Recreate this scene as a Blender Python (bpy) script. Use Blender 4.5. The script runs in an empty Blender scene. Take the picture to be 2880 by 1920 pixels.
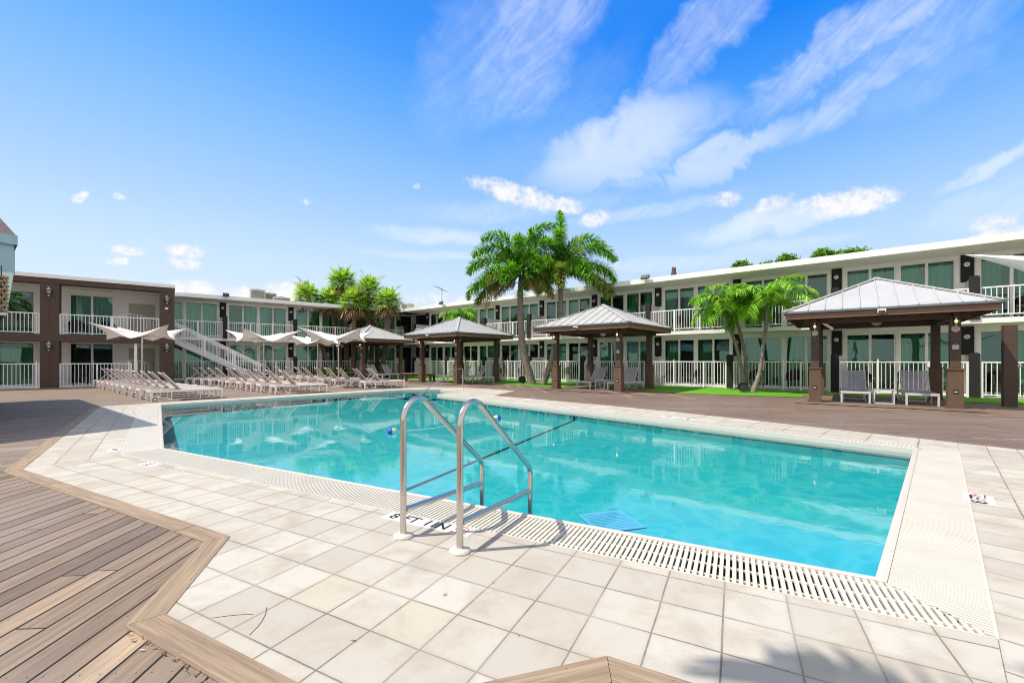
import bpy, math, random
from mathutils import Vector, Matrix, noise
from mathutils.geometry import tessellate_polygon
rnd = random.Random(7)
R = math.radians
sc = bpy.context.scene
COL = sc.collection
H = 1.3            # eye height in metres
FPX, HZ = 1215.0, 1012.5

def G(x, y, z=0.0):
    """ground point measured off the photograph (2880 px wide)"""
    k = (H - z) / (y - HZ)
    return Vector(((x - 1440) * k, FPX * k, z))

# ------------------------------------------------------------------ materials
class NT:
    def __init__(s, nt): s.nt = nt
    def n(s, typ, **kw):
        nd = s.nt.nodes.new(typ)
        for k, v in kw.items(): setattr(nd, k, v)
        return nd
    def link(s, a, b): s.nt.links.new(a, b)
    def put(s, sock, v):
        if v is None: return
        if isinstance(v, bpy.types.NodeSocket): s.nt.links.new(v, sock)
        else: sock.default_value = v
    def m(s, op, a, b=None, c=None, clamp=False):
        nd = s.n('ShaderNodeMath', operation=op); nd.use_clamp = clamp
        s.put(nd.inputs[0], a); s.put(nd.inputs[1], b); s.put(nd.inputs[2], c)
        return nd.outputs[0]
    def mix(s, f, a, b, blend='MIX'):
        nd = s.n('ShaderNodeMix', data_type='RGBA', blend_type=blend)
        s.put(nd.inputs[0], f); s.put(nd.inputs[6], a); s.put(nd.inputs[7], b)
        return nd.outputs[2]
    def smooth(s, x, a, b, lo=0.0, hi=1.0):
        nd = s.n('ShaderNodeMapRange', interpolation_type='SMOOTHSTEP')
        s.put(nd.inputs[0], x); nd.inputs[1].default_value = a; nd.inputs[2].default_value = b
        nd.inputs[3].default_value = lo; nd.inputs[4].default_value = hi
        return nd.outputs[0]
    def ramp(s, f, stops):
        nd = s.n('ShaderNodeValToRGB'); s.put(nd.inputs[0], f)
        el = nd.color_ramp.elements
        while len(el) < len(stops): el.new(0.5)
        for e, (p, c) in zip(el, stops): e.position = p; e.color = (*c, 1) if len(c) == 3 else c
        return nd.outputs[0]
    def comb(s, x, y, z=0.0):
        nd = s.n('ShaderNodeCombineXYZ'); s.put(nd.inputs[0], x); s.put(nd.inputs[1], y); s.put(nd.inputs[2], z)
        return nd.outputs[0]
    def sep(s, v):
        nd = s.n('ShaderNodeSeparateXYZ'); s.link(v, nd.inputs[0]); return nd.outputs
    def noise(s, v, scale, detail=4, rough=0.55, dist=0.0):
        nd = s.n('ShaderNodeTexNoise'); s.put(nd.inputs['Vector'], v)
        nd.inputs['Scale'].default_value = scale; nd.inputs['Detail'].default_value = detail
        nd.inputs['Roughness'].default_value = rough; nd.inputs['Distortion'].default_value = dist
        return nd.outputs[0]
    def white(s, v):
        nd = s.n('ShaderNodeTexWhiteNoise', noise_dimensions='3D'); s.put(nd.inputs['Vector'], v)
        return nd.outputs[0]
    def bump(s, h, strength=0.3, dist=0.01):
        nd = s.n('ShaderNodeBump'); nd.inputs['Strength'].default_value = strength
        nd.inputs['Distance'].default_value = dist; s.put(nd.inputs['Height'], h); return nd.outputs[0]

def newmat(name):
    mt = bpy.data.materials.new(name); mt.use_nodes = True
    t = NT(mt.node_tree); b = mt.node_tree.nodes['Principled BSDF']
    return mt, t, b
def c4(c): return (*c, 1.0)

def paint(name, col, rough=0.5, var=0.12, scale=3.0, metal=0.0, bump=0.0, bscale=40, spec=0.5, dirt=None):
    mt, t, b = newmat(name)
    tc = t.n('ShaderNodeTexCoord').outputs['Object']
    n1 = t.noise(tc, scale, 6, 0.6)
    lo = tuple(c * (1 - var) for c in col); hi = tuple(min(1, c * (1 + var * .6)) for c in col)
    colr = t.ramp(n1, [(0.3, lo), (0.7, hi)])
    if dirt:
        n2 = t.noise(tc, scale * 0.7, 8, 0.7, 0.6)
        colr = t.mix(t.smooth(n2, 0.52, 0.75, 0, 0.6), colr, c4(dirt))
    t.link(colr, b.inputs['Base Color'])
    b.inputs['Roughness'].default_value = rough; b.inputs['Metallic'].default_value = metal
    b.inputs['Specular IOR Level'].default_value = spec
    t.link(t.m('ADD', t.m('MULTIPLY', n1, 0.15), rough - 0.07), b.inputs['Roughness'])
    if bump:
        t.link(t.bump(t.noise(tc, bscale, 5, 0.6), bump, 0.01), b.inputs['Normal'])
    return mt

M = {}
M['white'] = paint('white_paint', (0.92, 0.91, 0.89), 0.45, 0.04, 1.2, dirt=(0.74, 0.71, 0.66))
M['wall'] = paint('painted_render', (0.93, 0.92, 0.88), 0.8, 0.06, 0.8, bump=0.15, bscale=60)
M['soffit'] = paint('soffit_paint', (0.90, 0.88, 0.82), 0.8, 0.05, 0.7)
M['greywall'] = paint('partition_paint', (0.74, 0.74, 0.74), 0.75, 0.06, 1.0)
M['frame'] = paint('window_frame_paint', (0.92, 0.91, 0.87), 0.4, 0.04, 1.5)
M['rail'] = paint('rail_metal_paint', (0.92, 0.92, 0.92), 0.35, 0.04, 2.0)
M['black'] = paint('charcoal_render', (0.018, 0.016, 0.018), 0.8, 0.15, 2, bump=0.2)
M['brown'] = paint('brown_stucco', (0.10, 0.062, 0.05), 0.85, 0.14, 1.5, bump=0.3, bscale=70)
M['gaz'] = paint('dark_brown_timber', (0.085, 0.054, 0.038), 0.65, 0.25, 5, bump=0.15, bscale=25)
M['gazlow'] = paint('brown_cladding', (0.125, 0.078, 0.048), 0.7, 0.15, 4, bump=0.1)
M['gazfascia'] = paint('brown_fascia_board', (0.22, 0.13, 0.09), 0.7, 0.2, 4, bump=0.1)
M['roofmetal'] = paint('standing_seam_metal', (0.46, 0.465, 0.475), 0.42, 0.07, 1.3, metal=0.0, dirt=(0.42, 0.39, 0.37))
M['flash'] = paint('grey_flashing', (0.17, 0.22, 0.25), 0.4, 0.1, 2, metal=0.3)
M['loungeframe'] = paint('powder_coated_frame', (0.90, 0.83, 0.80), 0.35, 0.04, 3)
M['sling'] = paint('taupe_sling_fabric', (0.58, 0.50, 0.45), 0.75, 0.07, 6, bump=0.1, bscale=300)
M['greyframe'] = paint('grey_coated_frame', (0.62, 0.60, 0.64), 0.35, 0.04, 3)
M['greysling'] = paint('grey_sling_fabric', (0.33, 0.34, 0.38), 0.75, 0.07, 6, bump=0.1, bscale=300)
def meshcloth():
    mt, t, b = newmat('grey_mesh_sling')
    tc = t.n('ShaderNodeTexCoord').outputs['Object']
    t.link(t.ramp(t.noise(tc, 6, 4), [(0.3, (0.42, 0.41, 0.45)), (0.7, (0.50, 0.48, 0.52))]), b.inputs['Base Color']); b.inputs['Roughness'].default_value = .8
    tr = t.n('ShaderNodeBsdfTransparent'); mx = t.n('ShaderNodeMixShader'); mx.inputs[0].default_value = .28
    t.link(b.outputs[0], mx.inputs[1]); t.link(tr.outputs[0], mx.inputs[2]); t.link(mx.outputs[0], mt.node_tree.nodes['Material Output'].inputs[0])
    return mt
M['greysling'] = meshcloth()
M['rubber'] = paint('dark_rubber', (0.03, 0.03, 0.035), 0.7, 0.1, 5)
M['plastic'] = paint('white_plastic', (0.64, 0.58, 0.53), 0.35, 0.04, 8)
M['grate'] = paint('cream_grate_plastic', (0.62, 0.59, 0.52), 0.5, 0.07, 2.5, dirt=(0.50, 0.475, 0.39))
M['channel'] = paint('dark_gutter_channel', (0.055, 0.05, 0.045), 0.8, 0.3, 9)
M['wicker'] = paint('dark_wicker', (0.018, 0.015, 0.018), 0.6, 0.3, 30, bump=0.4, bscale=90)
M['ac'] = paint('aged_metal_casing', (0.50, 0.47, 0.42), 0.5, 0.15, 4, dirt=(0.25, 0.2, 0.15))
M['dark'] = paint('dark_metal', (0.03, 0.03, 0.032), 0.5, 0.2, 5)
M['bluepl'] = paint('blue_plastic', (0.015, 0.10, 0.55), 0.35, 0.06, 6)
M['rope'] = paint('rope_fibre', (0.6, 0.62, 0.65), 0.8, 0.1, 30)
M['ink'] = paint('black_ink', (0.022, 0.02, 0.03), 0.6, 0.1, 10)
M['red'] = paint('red_ink', (0.62, 0.03, 0.04), 0.6, 0.1, 10)
M['marker'] = paint('marker_tile', (0.80, 0.80, 0.79), 0.45, 0.04, 6)
M['signblue'] = paint('sign_blue', (0.03, 0.12, 0.32), 0.4, 0.05, 5)
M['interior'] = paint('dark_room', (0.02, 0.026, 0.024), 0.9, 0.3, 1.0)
M['kioskroof'] = paint('stained_pink_roof', (0.36, 0.27, 0.28), 0.8, 0.2, 1.2, dirt=(0.06, 0.04, 0.045))
M['kioskmetal'] = paint('pale_blue_panel', (0.38, 0.52, 0.55), 0.5, 0.1, 1.5, dirt=(0.2, 0.28, 0.28))
M['kioskwhite'] = paint('pale_green_soffit', (0.80, 0.88, 0.80), 0.7, 0.05, 1)
M['gold'] = paint('amber_glass_beads', (0.45, 0.25, 0.12), 0.2, 0.5, 30, metal=0.6)
M['door'] = paint('beige_door', (0.50, 0.46, 0.37), 0.6, 0.04, 1)
M['owl'] = paint('owl_brown', (0.10, 0.06, 0.05), 0.8, 0.4, 20)

def steel():
    mt, t, b = newmat('brushed_stainless_steel')
    tc = t.n('ShaderNodeTexCoord').outputs['Object']
    n = t.noise(tc, 60, 4); b.inputs['Base Color'].default_value = (0.62, 0.59, 0.55, 1)
    b.inputs['Metallic'].default_value = 1.0
    t.link(t.m('ADD', t.m('MULTIPLY', n, 0.16), 0.12), b.inputs['Roughness'])
    return mt
M['steel'] = steel()

def cloth():
    mt, t, b = newmat('shade_sail_fabric')
    tc = t.n('ShaderNodeTexCoord').outputs['Object']
    n = t.noise(tc, 2.0, 4)
    col = t.ramp(n, [(0.3, (0.84, 0.82, 0.79)), (0.7, (0.90, 0.88, 0.85))])
    d = t.n('ShaderNodeBsdfDiffuse'); tr = t.n('ShaderNodeBsdfTranslucent'); mx = t.n('ShaderNodeMixShader')
    t.link(col, d.inputs[0]); t.link(col, tr.inputs[0]); mx.inputs[0].default_value = 0.25
    t.link(d.outputs[0], mx.inputs[1]); t.link(tr.outputs[0], mx.inputs[2])
    t.link(mx.outputs[0], mt.node_tree.nodes['Material Output'].inputs[0])
    return mt
M['cloth'] = cloth()

def glass(name, tint=(0.60, 0.90, 0.76), base=0.09):
    mt, t, b = newmat(name)
    tr = t.n('ShaderNodeBsdfTransparent'); tr.inputs[0].default_value = c4(tint)
    gl = t.n('ShaderNodeBsdfGlossy'); gl.inputs['Roughness'].default_value = 0.015
    gl.inputs['Color'].default_value = (0.62, 0.95, 0.84, 1)
    fr = t.n('ShaderNodeFresnel'); fr.inputs[0].default_value = 1.5
    tc = t.n('ShaderNodeTexCoord').outputs['Object']
    nb = t.bump(t.noise(tc, 1.4, 2), 0.05, 0.05); t.link(nb, gl.inputs['Normal'])
    mx = t.n('ShaderNodeMixShader'); t.link(t.m('ADD', fr.outputs[0], base, clamp=True), mx.inputs[0])
    t.link(tr.outputs[0], mx.inputs[1]); t.link(gl.outputs[0], mx.inputs[2])
    t.link(mx.outputs[0], mt.node_tree.nodes['Material Output'].inputs[0])
    return mt
M['glass'] = glass('green_tinted_glass')
M['lampglass'] = glass('clear_lamp_glass', (0.9, 0.9, 0.88), 0.06)

def curtain():
    mt, t, b = newmat('curtain_fabric')
    tc = t.n('ShaderNodeTexCoord').outputs['Object']
    oi = t.n('ShaderNodeObjectInfo').outputs['Random']
    vx = t.n('ShaderNodeVectorMath', operation='MULTIPLY'); t.link(tc, vx.inputs[0]); vx.inputs[1].default_value = (9, 9, 0.5)
    n = t.noise(vx.outputs[0], 1.0, 3)
    col = t.ramp(n, [(0.3, (0.10, 0.26, 0.17)), (0.7, (0.42, 0.68, 0.54))])
    col = t.mix(t.m('MULTIPLY', oi, 0.8), col, (0.13, 0.25, 0.13, 1))
    t.link(col, b.inputs['Base Color']); b.inputs['Roughness'].default_value = 0.9
    return mt
M['curtain'] = curtain()

def emis(name, col, s):
    mt, t, b = newmat(name); b.inputs['Emission Color'].default_value = c4(col)
    b.inputs['Emission Strength'].default_value = s; b.inputs['Base Color'].default_value = c4(col); return mt
M['bulb'] = emis('lit_lamp_bulb', (1.0, 0.55, 0.18), 5.0)

def rot2(t, v, ang):
    x, y, z = t.sep(v)
    c, s = math.cos(ang), math.sin(ang)
    u = t.m('ADD', t.m('MULTIPLY', x, c), t.m('MULTIPLY', y, s))
    w = t.m('SUBTRACT', t.m('MULTIPLY', y, c), t.m('MULTIPLY', x, s))
    return u, w

def planks(name, ang, width=0.14, uv=False, dark=(0.13, 0.085, 0.062), light=(0.42, 0.30, 0.22), gap=0.045, blen=3.6, grey=0.5, tonev=1.0, nails=True):
    mt, t, b = newmat(name)
    tcn = t.n('ShaderNodeTexCoord')
    if uv:
        u, w, _ = t.sep(tcn.outputs['UV'])
    else:
        u, w = rot2(t, tcn.outputs['Object'], ang)
    wv = t.m('DIVIDE', w, width)
    idx = t.m('FLOOR', wv); fr = t.m('FRACT', wv)
    off = t.m('MULTIPLY', t.white(t.comb(idx, 3.1, 0.5)), blen)
    ub = t.m('DIVIDE', t.m('ADD', u, off), blen); ui = t.m('FLOOR', ub); uf = t.m('FRACT', ub)
    r1 = t.white(t.comb(idx, ui, 1.7)); r2 = t.white(t.comb(idx, ui, 9.3))
    mid = tuple((a + c) / 2 * 0.85 for a, c in zip(dark, light))
    base = t.ramp(r1, [(0.0, dark), (0.45, mid), (0.86, tuple(c * .95 for c in mid)), (1.0, light)])
    gv = t.comb(t.m('MULTIPLY', u, 1.1), t.m('ADD', t.m('MULTIPLY', w, 22), t.m('MULTIPLY', r2, 40)), t.m('MULTIPLY', r1, 20))
    gn = t.noise(gv, 1.6, 7, 0.62, 0.7)
    col = t.mix(t.smooth(gn, 0.32, 0.7), t.mix(1.0, base, (0.62, 0.60, 0.58, 1), 'MULTIPLY'), base)
    fine = t.noise(t.comb(t.m('MULTIPLY', u, 6), t.m('MULTIPLY', w, 160), r1), 1.0, 3)
    col = t.mix(t.smooth(fine, 0.55, 0.8, 0, 0.35), col, (dark[0] * .5, dark[1] * .5, dark[2] * .5, 1))
    big = t.noise(tcn.outputs['Object'], 0.55, 5, 0.6)
    col = t.mix(t.smooth(big, 0.35, 0.7, 0.0, grey), col, (0.27, 0.235, 0.215, 1))
    edge = t.m('MINIMUM', fr, t.m('SUBTRACT', 1.0, fr))
    g = t.smooth(edge, gap * 0.35, gap * 0.75, 1, 0)
    ge = t.m('MULTIPLY', t.m('MINIMUM', uf, t.m('SUBTRACT', 1.0, uf)), blen)
    g2 = t.smooth(ge, 0.002, 0.006, 1, 0)
    gg = t.m('MAXIMUM', g, g2)
    if nails:
        nu = t.m('SUBTRACT', t.m('FRACT', t.m('DIVIDE', u, 0.42)), 0.5)
        nw = t.m('SUBTRACT', t.m('ABSOLUTE', t.m('SUBTRACT', fr, 0.5)), 0.28)
        d2 = t.m('SQRT', t.m('ADD', t.m('POWER', t.m('MULTIPLY', nu, 0.42), 2.0), t.m('POWER', t.m('MULTIPLY', nw, width), 2.0)))
        gg2 = t.smooth(d2, 0.0028, 0.0045, 0.85, 0)
        col = t.mix(gg2, col, (0.03, 0.02, 0.018, 1))
    col = t.mix(gg, col, (0.012, 0.009, 0.008, 1))
    t.link(col, b.inputs['Base Color'])
    t.link(t.m('ADD', 0.55, t.m('MULTIPLY', gn, 0.2)), b.inputs['Roughness'])
    b.inputs['Specular IOR Level'].default_value = 0.35
    h = t.m('SUBTRACT', t.m('ADD', t.m('MULTIPLY', gn, 0.12), t.m('MULTIPLY', r2, 0.15)), gg)
    t.link(t.bump(h, 0.6, 0.008), b.inputs['Normal'])
    return mt

def tiles(name, ang, size, org, special=()):
    mt, t, b = newmat(name)
    tc = t.n('ShaderNodeTexCoord').outputs['Object']
    c, s = math.cos(ang), math.sin(ang)
    ou = org[0] * c + org[1] * s; ow = org[1] * c - org[0] * s
    u, w = rot2(t, tc, ang)
    wob = t.m('MULTIPLY', t.m('SUBTRACT', t.noise(tc, 2.2, 2), 0.5), 0.010)
    wu = t.m('DIVIDE', t.m('ADD', t.m('SUBTRACT', u, ou), wob), size)
    ww = t.m('DIVIDE', t.m('SUBTRACT', t.m('SUBTRACT', w, ow), wob), size)
    iu, iw = t.m('FLOOR', wu), t.m('FLOOR', ww); fu, fw = t.m('FRACT', wu), t.m('FRACT', ww)
    r1 = t.white(t.comb(iu, iw, 0.3)); r2 = t.white(t.comb(iu, iw, 5.3))
    base = t.ramp(r1, [(0.0, (0.45, 0.42, 0.375)), (0.6, (0.505, 0.475, 0.425)), (0.97, (0.53, 0.505, 0.46)), (1.0, (0.50, 0.455, 0.385))])
    n1 = t.noise(tc, 3.0, 8, 0.65, 0.4); n2 = t.noise(tc, 55, 5, 0.6); n3 = t.noise(tc, 260, 2, 0.5)
    base = t.mix(t.smooth(n1, 0.42, 0.68, 0.0, 0.8), base, (0.40, 0.36, 0.30, 1))
    pit = t.smooth(t.noise(tc, 420, 2, 0.5), 0.66, 0.74, 0, 0.55); base = t.mix(t.m('MULTIPLY', pit, t.smooth(t.noise(tc, 5, 3), .45, .6, .1, 1)), base, (0.20, 0.17, 0.14, 1))
    base = t.mix(t.smooth(n2, 0.58, 0.8, 0.0, 0.35), base, (0.38, 0.35, 0.31, 1))
    base = t.mix(t.smooth(t.noise(tc, 1.1, 6, 0.7, 1.0), 0.56, 0.72, 0.0, 0.5), base, (0.36, 0.33, 0.30, 1))
    base = t.mix(t.smooth(t.noise(tc, 8, 3, 0.7), 0.70, 0.78, 0.0, 0.5), base, (0.50, 0.36, 0.26, 1))
    sp = None
    for (px, py) in special:
        du = math.floor((px * c + py * s - ou) / size) ; dw = math.floor((py * c - px * s - ow) / size)
        k = t.m('MULTIPLY', t.m('COMPARE', iu, float(du), 0.3), t.m('COMPARE', iw, float(dw), 0.3))
        sp = k if sp is None else t.m('MAXIMUM', sp, k)
    if sp is not None:
        sand = t.ramp(t.noise(tc, 190, 4, 0.7), [(0.35, (0.36, 0.30, 0.215)), (0.65, (0.60, 0.53, 0.43))])
        base = t.mix(t.m('MULTIPLY', sp, 0.45), base, sand)
    eu = t.m('MINIMUM', fu, t.m('SUBTRACT', 1.0, fu)); ew = t.m('MINIMUM', fw, t.m('SUBTRACT', 1.0, fw))
    e = t.m('ADD', t.m('MINIMUM', eu, ew), t.m('MULTIPLY', t.m('SUBTRACT', t.noise(tc, 30, 4), 0.5), 0.014))
    jn = t.smooth(t.noise(tc, 1.7, 3), 0.35, 0.65, 0.45, 0.95)
    j = t.m('MULTIPLY', t.smooth(e, 0.006, 0.020, 1, 0), jn)
    halo = t.smooth(e, 0.01, 0.09, 0.25, 0)
    base = t.mix(halo, base, (0.36, 0.33, 0.28, 1))
    base = t.mix(j, base, (0.17, 0.145, 0.115, 1))
    t.link(base, b.inputs['Base Color'])
    b.inputs['Roughness'].default_value = 0.82; b.inputs['Specular IOR Level'].default_value = 0.25
    h = t.m('ADD', t.m('MULTIPLY', j, -1.0), t.m('ADD', t.m('MULTIPLY', n3, 0.12), t.m('MULTIPLY', r2, 0.3)))
    t.link(t.bump(h, 0.5, 0.006), b.inputs['Normal'])
    return mt

def leafmat(name, lo, hi, trans=0.35, dry=None, scale=1.2):
    mt, t, b = newmat(name)
    geo = t.n('ShaderNodeNewGeometry'); tc = t.n('ShaderNodeTexCoord').outputs['Object']
    r = geo.outputs['Random Per Island']
    n = t.noise(tc, scale, 3)
    f = t.m('ADD', t.m('MULTIPLY', r, 0.85), t.m('MULTIPLY', n, 0.25))
    col = t.ramp(f, [(0.2, lo), (0.8, hi)])
    if dry: col = t.mix(t.smooth(t.noise(tc, scale * 0.6, 2), 0.56, 0.72, 0, 0.8), col, c4(dry))
    b.inputs['Roughness'].default_value = 0.42; t.link(col, b.inputs['Base Color'])
    b.inputs['Specular IOR Level'].default_value = 0.4
    tr = t.n('ShaderNodeBsdfTranslucent'); t.link(t.mix(1.0, col, (1.0, 1.15, 0.5, 1), 'MULTIPLY'), tr.inputs[0])
    mx = t.n('ShaderNodeMixShader'); mx.inputs[0].default_value = trans
    t.link(b.outputs[0], mx.inputs[1]); t.link(tr.outputs[0], mx.inputs[2])
    t.link(mx.outputs[0], mt.node_tree.nodes['Material Output'].inputs[0])
    return mt
M['foxleaf'] = leafmat('foxtail_leaf', (0.02, 0.11, 0.01), (0.30, 0.66, 0.06), dry=(0.50, 0.52, 0.10))
M['foxold'] = leafmat('ageing_foxtail_leaf', (0.05, 0.11, 0.015), (0.38, 0.46, 0.10), dry=(0.42, 0.26, 0.08))
M['palmleaf'] = leafmat('bright_palm_leaf', (0.05, 0.20, 0.015), (0.42, 0.74, 0.07), dry=(0.48, 0.54, 0.08))
M['fanleaf'] = leafmat('fan_palm_leaf', (0.13, 0.30, 0.03), (0.58, 0.78, 0.12), dry=(0.72, 0.68, 0.22), trans=.45, scale=0.9)
M['deadleaf'] = leafmat('dry_palm_leaf', (0.14, 0.075, 0.035), (0.42, 0.28, 0.13), 0.15)
M['flower'] = leafmat('pale_flower_stalk', (0.42, 0.42, 0.36), (0.62, 0.62, 0.55), 0.3)
M['treeleaf'] = leafmat('tree_leaf', (0.07, 0.20, 0.02), (0.28, 0.50, 0.07))
M['bush'] = leafmat('lush_bush_leaf', (0.06, 0.24, 0.02), (0.28, 0.58, 0.05))

def trunkmat(name, a, bb, rings=14):
    mt, t, b = newmat(name)
    tc = t.n('ShaderNodeTexCoord').outputs['Object']; x, y, z = t.sep(tc)
    n = t.noise(tc, 9, 6, 0.65)
    ring = t.m('SINE', t.m('MULTIPLY', t.m('ADD', z, t.m('MULTIPLY', n, 0.05)), rings * 6.28))
    col = t.ramp(n, [(0.3, a), (0.7, bb)])
    col = t.mix(t.smooth(ring, 0.7, 1.0, 0, 0.55), col, (a[0] * .5, a[1] * .5, a[2] * .5, 1))
    t.link(col, b.inputs['Base Color']); b.inputs['Roughness'].default_value = 0.85
    t.link(t.bump(t.m('ADD', t.m('MULTIPLY', ring, -0.3), n), 0.7, 0.02), b.inputs['Normal'])
    return mt
M['palmtrunk'] = trunkmat('ringed_palm_trunk', (0.17, 0.135, 0.12), (0.36, 0.31, 0.28), 10)
M['fantrunk'] = trunkmat('fibrous_trunk', (0.10, 0.065, 0.045), (0.30, 0.21, 0.15), 16)
M['shaft'] = paint('green_crownshaft', (0.17, 0.22, 0.11), 0.5, 0.3, 4)
M['bark'] = paint('tree_bark', (0.12, 0.09, 0.07), 0.9, 0.3, 6, bump=0.5)

def turf():
    mt, t, b = newmat('artificial_turf')
    tc = t.n('ShaderNodeTexCoord').outputs['Object']
    n = t.noise(tc, 60, 5, 0.7); n2 = t.noise(tc, 0.8, 4)
    col = t.ramp(n, [(0.3, (0.06, 0.24, 0.006)), (0.7, (0.18, 0.54, 0.015))])
    col = t.mix(t.smooth(n2, 0.4, 0.7, 0, 0.55), col, (0.09, 0.27, 0.02, 1))
    t.link(col, b.inputs['Base Color']); b.inputs['Roughness'].default_value = 0.9
    t.link(t.bump(n, 0.8, 0.03), b.inputs['Normal']); return mt
M['turf'] = turf()

def ground():
    mt, t, b = newmat('dry_ground')
    tc = t.n('ShaderNodeTexCoord').outputs['Object']
    n = t.noise(tc, 0.3, 8, 0.6)
    t.link(t.ramp(n, [(0.3, (0.10, 0.13, 0.05)), (0.7, (0.22, 0.20, 0.14))]), b.inputs['Base Color'])
    b.inputs['Roughness'].default_value = 0.95; return mt
M['ground'] = ground()

def poolfloor():
    mt, t, b = newmat('pool_plaster')
    tc = t.n('ShaderNodeTexCoord').outputs['Object']
    x, y, z = t.sep(tc)
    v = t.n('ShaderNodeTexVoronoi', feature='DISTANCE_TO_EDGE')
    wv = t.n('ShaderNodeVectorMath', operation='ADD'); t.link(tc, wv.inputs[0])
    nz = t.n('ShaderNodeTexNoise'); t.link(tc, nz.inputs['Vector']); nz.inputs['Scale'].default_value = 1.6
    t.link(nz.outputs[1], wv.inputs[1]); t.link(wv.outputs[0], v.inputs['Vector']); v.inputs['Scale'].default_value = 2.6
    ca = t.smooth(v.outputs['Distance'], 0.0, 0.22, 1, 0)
    # distance from the near edge: blue sky reflection painted in near, turquoise beyond
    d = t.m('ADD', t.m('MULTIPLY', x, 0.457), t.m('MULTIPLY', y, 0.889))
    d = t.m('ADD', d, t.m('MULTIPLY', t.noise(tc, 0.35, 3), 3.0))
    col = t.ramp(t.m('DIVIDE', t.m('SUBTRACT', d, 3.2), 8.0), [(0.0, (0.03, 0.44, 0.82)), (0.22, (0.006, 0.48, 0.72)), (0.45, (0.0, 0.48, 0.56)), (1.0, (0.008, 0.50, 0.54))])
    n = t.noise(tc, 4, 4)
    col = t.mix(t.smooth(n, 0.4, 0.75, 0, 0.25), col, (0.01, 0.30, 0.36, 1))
    col = t.mix(t.m('MULTIPLY', ca, 0.14), col, (0.25, 0.8, 0.85, 1))  # pale net of rippling sunlight painted into the floor colour
    t.link(col, b.inputs['Base Color']); b.inputs['Roughness'].default_value = 0.8
    return mt
M['poolfloor'] = poolfloor()

def water():
    mt, t, b = newmat('pool_water')
    tc = t.n('ShaderNodeTexCoord').outputs['Object']
    n1 = t.noise(tc, 2.2, 3, 0.5, 0.6); n2 = t.noise(tc, 11, 3, 0.55, 0.4); n3 = t.noise(tc, 0.6, 2)
    h = t.m('ADD', t.m('MULTIPLY', n1, 0.8), t.m('MULTIPLY', t.m('MULTIPLY', n2, 0.16), t.smooth(n3, 0.35, 0.65, 0.4, 1.3)))
    nb = t.bump(h, 0.032, 0.05)
    tr = t.n('ShaderNodeBsdfTransparent'); tr.inputs[0].default_value = (0.90, 0.985, 1.0, 1)
    gl = t.n('ShaderNodeBsdfGlossy'); gl.inputs['Roughness'].default_value = 0.02
    t.link(nb, gl.inputs['Normal'])
    fr = t.n('ShaderNodeFresnel'); fr.inputs[0].default_value = 1.5; t.link(nb, fr.inputs['Normal'])
    mx = t.n('ShaderNodeMixShader'); t.link(fr.outputs[0], mx.inputs[0])
    t.link(tr.outputs[0], mx.inputs[1]); t.link(gl.outputs[0], mx.inputs[2])
    t.link(mx.outputs[0], mt.node_tree.nodes['Material Output'].inputs[0])
    return mt
M['water'] = water()

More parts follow.
